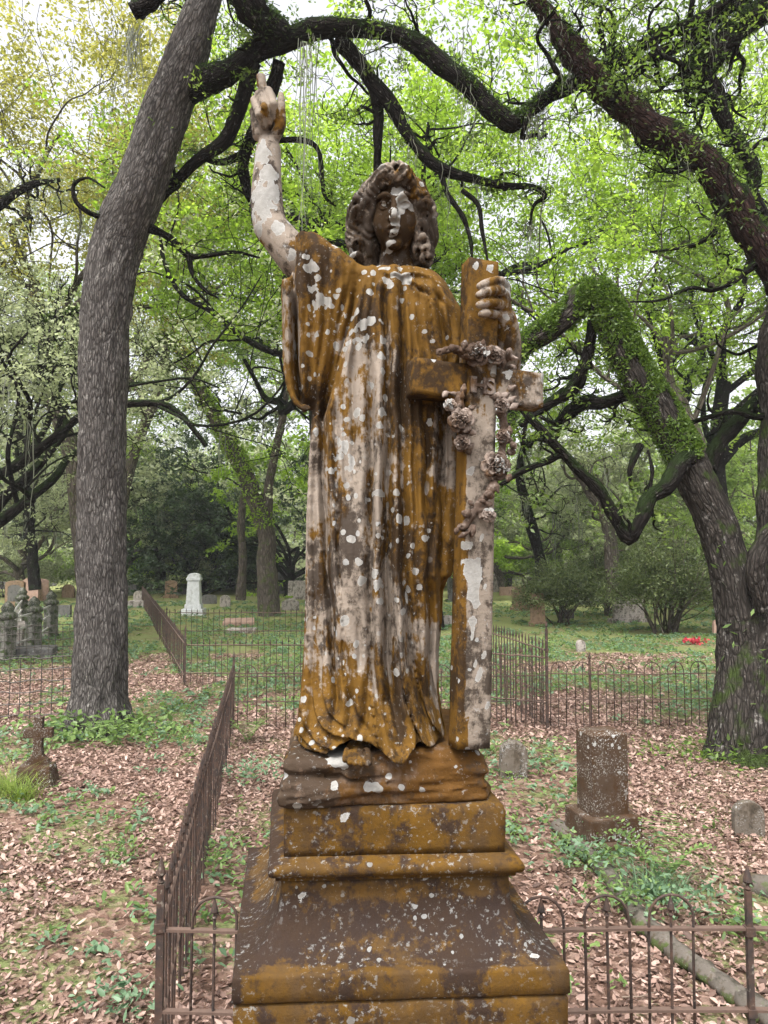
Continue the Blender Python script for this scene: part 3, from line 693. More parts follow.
SP = [(320, 300, 2.36, 8, 7), (328, 302, 2.36, 5, 5), (316, 305, 2.36, 5, 6), (336, 296, 2.36, 4), (311, 268, 2.36, 9, 7), (318, 279, 2.36, 4), (370, 292, 2.33, 5, 4), (352, 314, 2.33, 3), (363, 324, 2.31, 6, 8), (372, 319, 2.31, 5, 6), (356, 329, 2.31, 4), (357, 338, 2.31, 5, 3), (367, 335, 2.31, 3, 5), (359, 345, 2.31, 4), (383, 338, 2.3, 4, 5), (382, 355, 2.3, 4), (383, 370, 2.3, 3, 4), (385, 395, 2.3, 3, 5), (382, 412, 2.29, 5, 6), (357, 412, 2.3, 4, 6), (402, 297, 2.32, 3), (425, 330, 2.31, 3), (385, 268, 2.35, 7, 3), (397, 275, 2.33, 9, 4), (407, 280, 2.33, 6, 4), (390, 286, 2.33, 5, 5), (378, 262, 2.36, 4), (302, 365, 2.36, 3), (308, 352, 2.36, 3), (327, 332, 2.36, 4, 3), (345, 447, 2.3, 5, 9), (340, 455, 2.3, 6, 5), (352, 460, 2.3, 4, 8), (350, 468, 2.3, 4, 4), (331, 470, 2.3, 5, 4), (338, 441, 2.3, 3, 5), (308, 376, 2.36, 3, 3), (300, 384, 2.36, 2.5), (343, 433, 2.3, 3), (379, 493, 2.28, 7, 5), (378, 536, 2.27, 3), (397, 492, 2.27, 4), (375, 574, 2.27, 4, 6), (378, 585, 2.26, 6, 8), (380, 602, 2.26, 4), (362, 580, 2.27, 5), (426, 538, 2.3, 5, 4), (430, 530, 2.3, 3), (416, 572, 2.29, 5), (407, 520, 2.3, 4, 6), (349, 705, 2.26, 4), (360, 740, 2.22, 3), (399, 518, 2.28, 4, 6), (404, 612, 2.27, 4)]
rs_ = np.random.default_rng(77)
for (cx_, cy_, sx_, sy_, n_) in ((352, 320, 20, 22, 26), (340, 455, 10, 16, 16), (318, 300, 14, 26, 14), (385, 272, 16, 6, 9), (380, 420, 8, 60, 14), (350, 440, 14, 40, 14), (400, 560, 30, 90, 22), (345, 640, 22, 60, 14), (425, 330, 14, 24, 6)):
    for _ in range(n_): r0_ = rs_.gamma(2, .8) + .7; SP.append((cx_ + rs_.normal() * sx_, cy_ + rs_.normal() * sy_, 2.31, r0_, r0_ * rs_.uniform(.8, 1.5)))
px_, py_ = proj(V)
och = np.clip((300 - py_) / 60, 0, 1) * .2 + np.clip((px_ - 395) / 30, 0, 1) * np.clip((640 - py_) / 40, 0, 1) * .55 + np.clip((py_ - 640) / 60, 0, 1) * .35 + np.clip((px_ - 300) / 20, 0, 1) * np.clip((345 - py_) / 30, 0, 1) * .5 - np.clip((py_ - 400) / 80, 0, 1) * np.clip((395 - px_) / 10, 0, 1) * np.clip((650 - py_) / 50, 0, 1) * .15 - np.clip((px_ - 425) / 12, 0, 1) * np.clip((py_ - 385) / 12, 0, 1) * np.clip((495 - py_) / 20, 0, 1) * .9
gr = .55 * np.exp(-((px_ - 352) / 14) ** 2 - ((py_ - 545) / 50) ** 2) + .3 * np.exp(-((px_ - 400) / 6) ** 2) * (py_ > 300)
figure = npmesh('robe', V, F, M['statue'], monument, attrs={'lichen': ('FLOAT', lichen_attr(V, [(t_[0], t_[1], t_[2], *[r_ * .82 for r_ in t_[3:]]) for t_ in SP])), 'ochre': ('FLOAT', och), 'grime': ('FLOAT', gr)})
print('robe', len(V))

# ---- body: head, neck, both arms, hands (one surface)
v = Vol((-.50, 2.22, 2.98), (.52, 2.66, 4.19), .0032)
def q(px, py, Y): return P(px, py, Y)
v.chain([q(398, 300, 2.5), q(397, 264, 2.49), q(398, 238, 2.50)], [.10, .060, .054], k=.02)
v.cap(q(300, 262, 2.47), q(350, 290, 2.49), .062, .09, k=.03)       # raised shoulder
v.cap(q(428, 305, 2.49), q(395, 300, 2.5), .05, .1, k=.04)
# raised arm
v.chain([q(322, 272, 2.47), q(298, 258, 2.465), q(281, 240, 2.47), q(270, 226, 2.48)], [.066, .060, .052, .049], k=.02, n=12)
v.chain([q(270, 228, 2.48), q(267, 205, 2.485), q(267, 180, 2.49), q(268, 160, 2.495), q(269, 146, 2.50)], [.049, .049, .043, .037, .034], k=.02, n=14)
# raised hand: palm, index up, three folded, thumb
v.ell(q(266, 124, 2.505), (.037, .026, .056), k=.018)
v.ell(q(265, 108, 2.515), (.038, .024, .034), k=.012)
v.chain([q(273, 140, 2.49), q(280, 126, 2.475), q(281, 110, 2.47), q(281, 95, 2.475)], [.019, .018, .0145, .0105], k=.007, n=9)
v.chain([q(267, 102, 2.53), q(262, 86, 2.52), q(261, 74, 2.52), q(262, 62, 2.52)], [.017, .016, .0145, .010], k=.006, n=9)
for kn, pi_, di, ti, r_ in (((271, 98, 2.515), (268, 92, 2.472), (273, 105, 2.442), (276, 119, 2.462), .0172),
                            ((263, 100, 2.515), (260, 95, 2.468), (265, 109, 2.438), (269, 122, 2.460), .0175),
                            ((257, 105, 2.515), (255, 101, 2.475), (260, 115, 2.442), (264, 126, 2.462), .0160)):
    v.chain([q(*kn), q(*pi_)], [r_ * 1.1, r_], k=.006); v.chain([q(*pi_), q(*di)], [r_, r_ * .95], k=.004); v.chain([q(*di), q(*ti)], [r_ * .95, r_ * .75], k=.004)
v.chain([q(254, 112, 2.50), q(258, 135, 2.50)], [.016, .02], k=.012)
# creases between folded fingers
for a, b_ in (((267, 93), (271, 112)), ((259, 96), (264, 114))):
    v.cap(q(a[0], a[1], 2.44), q(b_[0], b_[1], 2.425), .0025, k=.004, sub=True)
# lower arm and hand on the cross
v.chain([q(462, 345, 2.435), q(492, 385, 2.500), q(504, 380, 2.480)], [.055, .048, .046], k=.02)
v.chain([q(504, 380, 2.480), q(508, 352, 2.415), q(507, 332, 2.390), q(503, 315, 2.370)], [.047, .040, .036, .035], k=.015, n=10)
v.ell(q(500, 303, 2.355), (.036, .032, .046), k=.014)
v.ell(q(501, 292, 2.365), (.032, .030, .034), k=.012)
for pts, r_ in (([(506, 287, 2.365), (500, 281, 2.310), (488, 283, 2.267), (480, 286, 2.255)], .0145), ([(506, 296, 2.355), (499, 290, 2.300), (488, 292, 2.260), (479, 295, 2.250)], .015),
                ([(504, 306, 2.355), (496, 303, 2.295), (486, 303, 2.260), (479, 305, 2.253)], .0145), ([(502, 316, 2.355), (493, 314, 2.300), (486, 313, 2.265), (481, 314, 2.260)], .0125)):
    v.chain([q(*p_) for p_ in pts], [r_ * 1.05, r_ * 1.02, r_ * .95, r_ * .78], k=.004, n=8)
v.chain([q(499, 300, 2.385), q(486, 300, 2.435), q(475, 297, 2.430)], [.016, .014, .011], k=.006)   # thumb behind the post
# ---- head
HC = q(396, 216, 2.44); hx, hy_, hz = HC
def h(x, y, z):   # head frame in metres: x right, y out of the face, z up ; slight turn and tilt
    a = R(-4); t = R(-6)
    pt = R(13); y, z = y * math.cos(pt) + z * math.sin(pt), z * math.cos(pt) - y * math.sin(pt)
    x1 = x * math.cos(t) - z * math.sin(t) * .35; z1 = z
    return (hx + x1 * math.cos(a) + y * math.sin(a), hy_ + x1 * math.sin(a) - y * math.cos(a), hz + z1)
v.ell(h(0, -.035, .045), (.088, .105, .105), k=.02)
v.ell(h(0, .015, -.005), (.080, .080, .102), k=.02)
v.ell(h(0, .028, -.072), (.050, .056, .045), k=.03)
v.ell(h(0, .078, -.106), (.025, .022, .019), k=.016)           # chin
for s in (-1, 1):
    v.ell(h(.040 * s, .052, -.036), (.028, .026, .032), k=.02)   # cheek
    v.ell(h(.035 * s, .101, .018), (.026, .026, .019), k=.008, sub=True)  # socket
    v.ell(h(.035 * s, .068, .015), (.0190, .0165, .0150), k=.002)  # eyeball
    v.chain([h(.016 * s, .078, .018), h(.026 * s, .086, .028), h(.038 * s, .087, .029), h(.052 * s, .076, .021)], [.003, .0045, .0045, .003], k=.003, n=8)  # upper lid
    v.chain([h(.017 * s, .079, .012), h(.030 * s, .086, .005), h(.042 * s, .083, .006), h(.052 * s, .074, .015)], [.002, .0032, .0032, .002], k=.003, n=8)
    v.chain([h(.012 * s, .088, .036), h(.032 * s, .093, .047), h(.057 * s, .074, .040)], [.006, .0075, .005], k=.008, n=8)    # brow
    v.ell(h(.012 * s, .098, -.028), (.0085, .010, .008), k=.005)   # nostril wing
    v.ell(h(.008 * s, .107, -.034), (.004, .005, .004), k=.002, sub=True)
v.chain([h(0, .084, .042), h(0, .095, .020), h(0, .111, -.008), h(0, .120, -.023)], [.0085, .0085, .0100, .0115], k=.006, n=9)   # nose
v.ell(h(0, .083, -.058), (.026, .016, .016), k=.012)
v.chain([h(-.025, .085, -.0595), h(-.010, .102, -.052), h(0, .103, -.055), h(.010, .102, -.052), h(.025, .085, -.0595)], [.003, .0065, .006, .0065, .003], k=.003, n=12)
v.chain([h(-.021, .086, -.067), h(0, .102, -.072), h(.021, .086, -.067)], [.003, .0085, .003], k=.003, n=9)
v.chain([h(-.026, .094, -.0612), h(0, .113, -.0622), h(.026, .094, -.0612)], [.0025, .0035, .0025], k=.002, sub=True, n=8)
v.cap(h(0, .102, -.040), h(0, .100, -.048), .003, k=.004, sub=True)   # philtrum
v.cap(h(-.012, .092, -.083), h(.012, .092, -.083), .005, k=.008, sub=True)
V, F = v.mesh()
px_, py_ = proj(V)
armw = np.clip((300 - px_) / 15, 0, 1)
npmesh('figure', V, F, M['statue'], monument, attrs={'lichen': ('FLOAT', lichen_attr(V, LIC + [(502, 296, 2.42, 5, 8), (502, 325, 2.42, 3), (470, 290, 2.4, 2)])),
       'ochre': ('FLOAT', np.where(px_ < 300, -.5 + .6 * np.exp(-((py_ - 245) / 14) ** 2) + .35 * (py_ < 135), np.where(px_ < 450, .45, .0))), 'grime': ('FLOAT', np.where((px_ > 330) & (px_ < 450), .45, .22 * (py_ < 135) * (px_ < 300)))})
print('body', len(V))

# ---- foot
v = Vol((-.19, 2.10, 1.86), (-.02, 2.42, 2.02), .0022)
v.chain([q(362, 742, 2.38), q(359, 747, 2.30), q(358, 754, 2.225)], [.034, .024, .012], k=.02, sq=(1.35, 1, .8))
for i, (px, py, d, r_) in enumerate(((345, 760, 2.185, .0080), (350, 762, 2.172, .0085), (355.2, 763, 2.165, .0090), (361, 763.5, 2.162, .0095), (368, 762, 2.165, .0130))):
    v.chain([q(357 + (px - 357) * .85, py - 10, d + .045), q(px, py - 4, d + .016), q(px, py, d)], [r_ * 1.0, r_ * .9, r_ * 1.0], k=.0025, n=5)
for pm in (347.5, 352.8, 358.2, 364.3):
    v.chain([q(pm, 751, 2.205), q(pm, 757, 2.165), q(pm, 766, 2.150)], .0042, k=.002, sub=True)
V, F = v.mesh()
npmesh('foot', V, F, M['statue'], monument, attrs={'lichen': ('FLOAT', np.zeros(len(V))), 'ochre': ('FLOAT', np.full(len(V), .3)), 'grime': ('FLOAT', np.full(len(V), .25))})

# ---- hair
v = Vol((-.19, 2.28, 3.30), (.23, 2.74, 3.90), .0036)
v.ell(h(-.008, -.045, .062), (.108, .105, .104), k=.02)
for s in (-1, 1):
    v.chain([h(.085 * s, -.02, .07), h(.118 * s, -.01, .0), h(.120 * s, -.015, -.07), h(.105 * s, -.01, -.13 - .02 * (s < 0))], [.055, .056, .058, .042], k=.03)
v.ell(h(0, -.09, -.05), (.11, .06, .13), k=.03)
# carve the opening for the face and front of the neck
v.ell(h(0.002, .085, -.045), (.081, .12, .128), k=.010, sub=True)
v.cap(h(0, .05, -.12), h(0, .05, -.2), .062, .06, k=.01, sub=True)
v.ell(h(0, -.004, .088), (.088, .080, .052), k=.02)
for s in (-1, 1):
    v.chain([h(.006 * s, .078, .098), h(.030 * s, .088, .118), h(.060 * s, .076, .100), h(.082 * s, .058, .062), h(.098 * s, .045, .020), h(.093 * s, .040, -.025), h(.104 * s, .034, -.075), h(.094 * s, .030, -.125)], [.012, .020, .021, .019, .019, .018, .020, .014], k=.008, n=40)
    v.chain([h(.022 * s, .080, .086), h(.050 * s, .078, .080), h(.072 * s, .062, .045), h(.083 * s, .054, .005), h(.079 * s, .050, -.04)], [.007, .010, .011, .010, .006], k=.006, n=24)
    v.chain([h(.012 * s, .094, .110), h(.036 * s, .108, .128), h(.066 * s, .092, .112), h(.092 * s, .070, .066)], [.004, .006, .006, .004], k=.006, n=24, sub=True)
rh = np.random.default_rng(11)
for s in (-1, 1):
    for i in range(13):      # wavy locks leaving the parting, over the brow and down the sides
        t = i / 12
        y0 = .072 - .15 * t; top = h(.006 * s, y0 * .9, .152 - .05 * abs(t - .45) ** 1.3)
        pts = [np.array((.008 * s, y0 * .85, .138 + .016 * math.sin(PI * min(1, t + .3))))]
        spread = .050 + .05 * min(1, t * 1.6)
        pts.append(np.array((spread * .75 * s, y0 * .98 + .012, .128)))
        pts.append(np.array(((.080 + .020 * t) * s, y0 * .85 + .008, .092 - .012 * (1 - t))))
        n_ = 5
        for k in range(n_):
            u = (k + 1) / n_
            pts.append(np.array(((.104 + .022 * t + .012 * math.sin(k * 2.4 + i * 1.7) + .010 * u) * s, y0 * (.75) - .012 * u + .014 * math.cos(k * 2.4 + i * 2.1), .075 - u * (.195 + .03 * (s < 0)) + rh.normal() * .004)))
        if i < 2: pts = pts[:5]
        v.chain([h(*p_) for p_ in pts], np.interp(np.arange(len(pts)), [0, 2, 4, len(pts) - 1], [.009, .013, .0155, .011]), k=.004, n=34)
    for i in range(34):      # curls: little rings with a drilled eye
        u = rh.random(); a = rh.uniform(-.6, 1.1)
        c = np.array(((.118 + .022 * math.cos(a) + .01 * math.sin(u * 9)) * s, .015 + .050 * math.sin(a) * 1.0 - .02, (.045 if s > 0 else .05) - u * .205))
        if c[2] > .03: c[0] *= .93
        r0 = rh.uniform(.013, .020); tilt = rh.uniform(-.5, .5)
        ring = [h(c[0] + r0 * math.cos(w_) * (.75), c[1] + .018 + r0 * .5 * math.sin(w_ + tilt), c[2] + r0 * math.sin(w_) * 1.15) for w_ in np.linspace(0, 5.4, 9)]
        v.chain(ring, np.linspace(.011, .0065, 9), k=.003)
        v.cap(h(c[0], c[1] + .052, c[2]), h(c[0], c[1] + .008, c[2]), .0055, .004, k=.004, sub=True)
# grooves fanning from the parting
for s in (-1, 1):
    for i in range(12):
        t = i / 11; y0 = .085 - .16 * t
        v.chain([h(.004 * s, y0 * .9, .172), h(.05 * s, y0 * 1.1 + .012, .158), h(.095 * s, y0 * 1.0 + .018, .112), h(.128 * s, y0 * .8 + .01, .055)], [.003, .0035, .004, .003], k=.004, sub=True, n=14)
v.cap(h(0, .08, .165), h(0, -.08, .185), .006, k=.008, sub=True)
V, F = v.mesh()
V = lapl(V, F, 1); nn_ = vnormals(V, F)
az = np.arctan2(V[:, 0] - hx, -(V[:, 1] - hy_ - .03)); zz_ = V[:, 2] - hz
st = np.sin(az * 15 + 2.4 * np.sin(zz_ * 42 + az * 2.5) + 5 * fbm(V[:, 0] * 9, V[:, 1] * 9, V[:, 2] * 9, 2))
V = V + nn_ * ((1 - np.abs(st)) ** 1.0 * -.0075 + .0022 + .004 * fbm(V[:, 0] * 40, V[:, 1] * 40, V[:, 2] * 40, 2))[:, None]
V[:, 0] = hx + (V[:, 0] - hx) * np.where(V[:, 0] > hx, .90, .94) - .022 * np.clip((V[:, 0] - hx - .03) / .08, 0, 1)
px_, py_ = proj(V)
npmesh('hair', V, F, M['statue'], bpy.data.objects['figure'], attrs={'lichen': ('FLOAT', lichen_attr(V, [(382, 176, 2.38, 4, 3), (407, 172, 2.38, 3), (348, 253, 2.42, 8, 6), (422, 184, 2.4, 3, 4)])),
       'ochre': ('FLOAT', np.clip((px_ - 405) / 10, 0, 1) * np.clip((205 - py_) / 20, 0, 1) * 1.2 - .1), 'grime': ('FLOAT', .42 - .30 * np.clip((185 - py_) / 15, 0, 1) + 0 * px_)})
print('hair', len(V))

# ---- cross
cb = P(469, 744, 2.29); ct = P(480, 264, 2.35)
up = (ct - cb); Lc = np.linalg.norm(up); up /= Lc
yaw = R(16)
rt = np.array((math.cos(yaw), math.sin(yaw), 0)); rt -= up * (rt @ up); rt /= np.linalg.norm(rt)
bk = np.cross(up, rt); bk *= (1 if bk[1] > 0 else -1)
def C(u, v_, w): return cb + rt * u + bk * v_ + up * w
def crossbox(V_, F_, u0, u1, v0, v1, w0, w1, nw, nu, taper=1.0):
    base = len(V_)
    vs = []
    for k in range(nw + 1):
        w = w0 + (w1 - w0) * k / nw; s_ = 1 + (taper - 1) * k / nw
        ring = [(u0 + (u1 - u0) * i / nu, v0) for i in range(nu)] + [(u1, v0 + (v1 - v0) * i / nu) for i in range(nu)] + [(u1 + (u0 - u1) * i / nu, v1) for i in range(nu)] + [(u0, v1 + (v0 - v1) * i / nu) for i in range(nu)]
        for a, b_ in ring: vs.append(C(a * s_, b_ * s_, w))
    n = nu * 4
    F_ += [(base + j * n + i, base + j * n + (i + 1) % n, base + (j + 1) * n + (i + 1) % n, base + (j + 1) * n + i) for j in range(nw) for i in range(n)]
    c = len(vs); vs += [C((u0 + u1) / 2, (v0 + v1) / 2, w0), C((u0 + u1) / 2, (v0 + v1) / 2, w1)]
    F_ += [(base + c, base + (i + 2) % n, base + i + 1, base + i) for i in range(0, n, 2)]
    b0 = base + nw * n
    F_ += [(base + c + 1, b0 + i, b0 + i + 1, b0 + (i + 2) % n) for i in range(0, n, 2)]
    V_ += vs
def wear(V_):
    V_ = np.array(V_); n = fbm(V_[:, 0] * 20, V_[:, 1] * 20, V_[:, 2] * 20, 4)
    return V_ + np.stack([n, n * .5, -n], 1) * .003
sp_c = [(467, 568, 2.3, 6, 10), (474, 575, 2.3, 8, 8), (472, 590, 2.3, 6, 8), (475, 602, 2.3, 5, 5), (471, 622, 2.3, 5, 6), (466, 546, 2.3, 6, 5), (485, 640, 2.3, 4), (487, 277, 2.4, 3, 3), (473, 276, 2.4, 3), (472, 305, 2.4, 2), (498, 380, 2.4, 6, 7), (494, 377, 2.4, 8, 5)]
rs_ = np.random.default_rng(9)
for _ in range(46): sp_c.append((478 + rs_.normal() * 9, rs_.uniform(400, 735), 2.27, rs_.gamma(2, .9) + .6))
for _ in range(14): sp_c.append((490 + rs_.normal() * 14, rs_.uniform(360, 400), 2.3, rs_.gamma(2, .9) + .6))
V_, F_ = [], []
crossbox(V_, F_, -.054, .054, -.036, .036, -.008, Lc, 60, 8, .93)
V_ = wear(V_); px_, py_ = proj(V_)
cross = npmesh('cross', V_, np.array(F_), M['statue'], monument, smooth=False, attrs={'lichen': ('FLOAT', lichen_attr(V_, sp_c)),
        'ochre': ('FLOAT', np.where(px_ < 466, .8, -.32) * (py_ > 400) + .5 * (py_ < 345)), 'grime': ('FLOAT', .02 + 0 * px_)})
zb = .78 * Lc
V_, F_ = [], []
WA = .735 * Lc - .058
crossbox(V_, F_, -.226, -.0515, -.038, .036, WA, WA + .112, 8, 8)
crossbox(V_, F_, .0515, .214, -.038, .036, WA, WA + .112, 8, 8)
V_ = wear(V_); px_, py_ = proj(V_)
npmesh('cross_arm', V_, np.array(F_), M['statue'], cross, smooth=False, attrs={'lichen': ('FLOAT', lichen_attr(V_, [(539, 385, 2.45, 3, 12), (505, 380, 2.4, 5, 6), (432, 365, 2.3, 2, 4)])),
        'ochre': ('FLOAT', np.where(px_ < 465, 1.0, .25)), 'grime': ('FLOAT', .22 + 0 * px_)})
# monogram in relief
tc = bpy.data.curves.new('monogram', 'FONT'); tc.body = 'IHS'; tc.size = .070; tc.extrude = .007; tc.align_x = 'CENTER'; tc.align_y = 'CENTER'; tc.space_character = .78; tc.offset = .002
to = bpy.data.objects.new('monogram_text', tc); COL.objects.link(to)
dg = bpy.context.evaluated_depsgraph_get(); me = bpy.data.meshes.new_from_object(to.evaluated_get(dg)); bpy.data.objects.remove(to)
Rm = Matrix(((rt[0], up[0], -bk[0], 0), (rt[1], up[1], -bk[1], 0), (rt[2], up[2], -bk[2], 0), (0, 0, 0, 1)))
loc = C(.000, -.0355, WA + .045) - origin(monument)
me.transform(Matrix.Translation(Vector(loc)) @ Rm)
me.materials.clear(); link_mesh('monogram', me, M['rose'], cross)

# ---- roses and garland
def rose(c, r, nrm, seed):
    rg = np.random.default_rng(seed); V_, F_ = [], []
    nrm = np.array(nrm, float); nrm /= np.linalg.norm(nrm); a = np.cross(nrm, (0, 0, 1)); a /= np.linalg.norm(a); b_ = np.cross(nrm, a)
    for ring, (n, r0, r1, z0, z1, wid) in enumerate(((6, .28, 1.02, -.25, .12, .66), (5, .18, .74, -.05, .42, .60), (4, .08, .46, .05, .60, .50), (3, .02, .24, .1, .62, .6))):
        for i in range(n):
            th = 2 * PI * (i + .5 * ring + rg.normal() * .08) / n
            ct_, st = math.cos(th), math.sin(th); base = len(V_); G_ = 5
            for u in range(G_ + 1):
                for w in range(G_ + 1):
                    fu = u / G_; fw = w / G_ * 2 - 1
                    rad = (r0 + (r1 - r0) * fu ** .8) * (1 - .26 * fw ** 4 * fu); tw = fw * wid * (.7 + .3 * math.sin(fu * PI * .8))
                    zz = z0 + (z1 - z0) * fu - (.22 * fu ** 4 if ring < 3 else 0) + .16 * fw * fw * fu
                    x = rad * math.cos(th + tw); y = rad * math.sin(th + tw)
                    V_.append(np.array(c) + r * (a * x + b_ * y + nrm * (zz + .04 * rg.normal())))
            for u in range(G_):
                for w in range(G_):
                    i0 = base + u * (G_ + 1) + w; F_.append((i0, i0 + 1, i0 + G_ + 2, i0 + G_ + 1))
    # calyx ball to close the back
    base = len(V_)
    for j in range(5):
        for i in range(8):
            ph = PI * (j + .5) / 5; tt = 2 * PI * i / 8
            V_.append(np.array(c) + r * .55 * (a * math.sin(ph) * math.cos(tt) + b_ * math.sin(ph) * math.sin(tt) + nrm * (.7 * math.cos(ph) - .5)))
    for j in range(4):
        for i in range(8): F_.append((base + j * 8 + i, base + j * 8 + (i + 1) % 8, base + (j + 1) * 8 + (i + 1) % 8, base + (j + 1) * 8 + i))
    z = np.zeros(len(V_))
    o = npmesh('rose', np.array(V_), np.array(F_), M['rose'], cross, attrs={'lichen': ('FLOAT', np.clip(.22 + .8 * fbm(np.array(V_)[:, 0] * 25, np.array(V_)[:, 1] * 25, np.array(V_)[:, 2] * 25, 3), 0, 1)), 'ochre': ('FLOAT', z), 'grime': ('FLOAT', z + .2)})
    md = o.modifiers.new('thick', 'SOLIDIFY'); md.thickness = .0035; md.offset = 0
    return o
for i, (px, py, d, r_) in enumerate(((477, 354, 2.265, .036), (495, 355, 2.30, .027), (461, 420, 2.245, .037), (496, 466, 2.27, .042), (462, 442, 2.25, .022), (502, 405, 2.30, .022), (489, 515, 2.25, .020), (503, 436, 2.29, .020), (450, 405, 2.25, .018))):
    rose(P(px, py, d - .012), r_ * 1.12, (-.15 + .3 * (px > 480), -1, .05), 30 + i)
v = Vol((.16, 2.14, 2.54), (.50, 2.52, 3.26), .0034)
rg = np.random.default_rng(5)
path = [[(452, 348, 2.245), (463, 352, 2.29), (477, 354, 2.255), (498, 352, 2.315), (507, 362, 2.345)],
        [(458, 395, 2.28), (461, 412, 2.27), (463, 435, 2.28), (470, 455, 2.28)],
        [(503, 392, 2.335), (502, 410, 2.325), (504, 430, 2.325), (502, 450, 2.305), (498, 470, 2.285), (490, 492, 2.255), (478, 506, 2.28), (468, 520, 2.27), (463, 532, 2.26)]]
for pth in path:
    pts = smoothpts(np.array([P(*p_) for p_ in pth]), 30)
    v.chain(pts[::3], .012, k=.01)
    for i in range(int(16 * len(pth) / 4)):
        c = pts[rg.integers(0, 30)] + rg.normal(size=3) * (.019, .008, .013); c[1] -= .014
        d = rg.normal(size=3); d[1] *= .35; d /= np.linalg.norm(d); l = rg.uniform(.009, .019); r_ = rg.uniform(.007, .013)
        v.chain([c - d * l, c, c + d * l], [r_ * .5, r_, r_ * .45], k=.004)
for i, (px, py, d) in enumerate(((447, 350, 2.29), (440, 352, 2.29), (512, 368, 2.345), (455, 388, 2.29), (508, 440, 2.325), (511, 452, 2.315), (485, 505, 2.27), (462, 527, 2.26), (466, 548, 2.26))):
    v.ell(P(px, py, d), (.016, .009, .012), k=.004)
    v.cap(P(px, py, d - .02), P(px, py, d - .005), .003, k=.003, sub=True)
V, F = v.mesh(); z = np.zeros(len(V))
npmesh('garland', V, F, M['rose'], cross, attrs={'lichen': ('FLOAT', z), 'ochre': ('FLOAT', z + .1), 'grime': ('FLOAT', z + .3)})
print('monument done')
# ================================================================== GROUND
def gh(x, y):   # gentle height of the ground, 0 near the monument
    return .10 * fbm(x * .13, y * .13, x * 0 + .5, 3) * np.clip((np.hypot(x, y) - 6) / 10, 0, 1)
xs = np.concatenate([np.linspace(-400, -30, 14), np.linspace(-28, 28, 170), np.linspace(30, 400, 14)])
ys = np.concatenate([np.linspace(-60, 0, 8), np.linspace(.5, 30, 130), np.linspace(31, 130, 70), np.linspace(140, 700, 16)])
XX, YY = np.meshgrid(xs, ys, indexing='ij')
ZZ = gh(XX, YY) + .03 * fbm(XX * .8, YY * .8, XX * 0, 3) * (YY < 60)
V = np.stack([XX, YY, ZZ], -1).reshape(-1, 3); ny = len(ys)
i = np.arange(len(xs) - 1)[:, None] * ny; j = np.arange(ny - 1)[None, :]
F = np.stack([i + j, i + ny + j, i + ny + j + 1, i + j + 1], -1).reshape(-1, 4)
m, t, b = newmat('leaf strewn ground'); g = N(t); v_ = g.obj()
soil = g.mix(g.noise(v_, 18, 8, .7), (.03, .02, .014), (.14, .09, .065))
d, nd = g.vor(g.add(v_, g.smul(g.noisec(v_, 9), .15)), 17)
leafc = g.ramp(g.n('ShaderNodeSeparateColor').outputs[0], [(0, (.05, .028, .02)), (.35, (.13, .075, .055)), (.7, (.24, .15, .115)), (1, (.36, .25, .20))])
sep = [x for x in t.nodes if x.bl_idname == 'ShaderNodeSeparateColor'][-1]; t.links.new(nd.outputs['Color'], sep.inputs[0])
lit = g.mix(.72, soil, leafc)
grn = g.mix(g.noise(v_, 26, 7, .7), (.06, .08, .028), (.22, .27, .10))
gn = g.m('ADD', g.noise(v_, .55, 7, .68), g.m('MULTIPLY', g.m('SUBTRACT', g.noise(v_, 7, 5, .7), .5), .5))
sx = g.n('ShaderNodeSeparateXYZ'); t.links.new(v_, sx.inputs[0])
far = g.n('ShaderNodeMapRange'); far.inputs[1].default_value = 8; far.inputs[2].default_value = 20; far.inputs[3].default_value = -.03; far.inputs[4].default_value = .11; t.links.new(sx.outputs[1], far.inputs[0])
gf = g.ramp(g.m('ADD', gn, far.outputs[0]), [(.49, 0.0), (.60, .88)])
c = g.mix(gf, lit, grn)
f2 = g.n('ShaderNodeMapRange'); f2.inputs[1].default_value = 16; f2.inputs[2].default_value = 30; t.links.new(sx.outputs[1], f2.inputs[0])
yel = g.mix(g.noise(v_, .9, 5, .6), (.40, .38, .16), (.19, .24, .075))
c = g.mix(g.m('MULTIPLY', f2.outputs[0], .45), c, yel)
t.links.new(c, b.inputs['Base Color']); b.inputs['Roughness'].default_value = .95; b.inputs['Specular IOR Level'].default_value = .1
t.links.new(g.bump(g.m('ADD', d, g.noise(v_, 40, 6, .7)), .8, .03), b.inputs['Normal'])
o = npmesh('ground', V, F, m); tag(o, kind='structure')

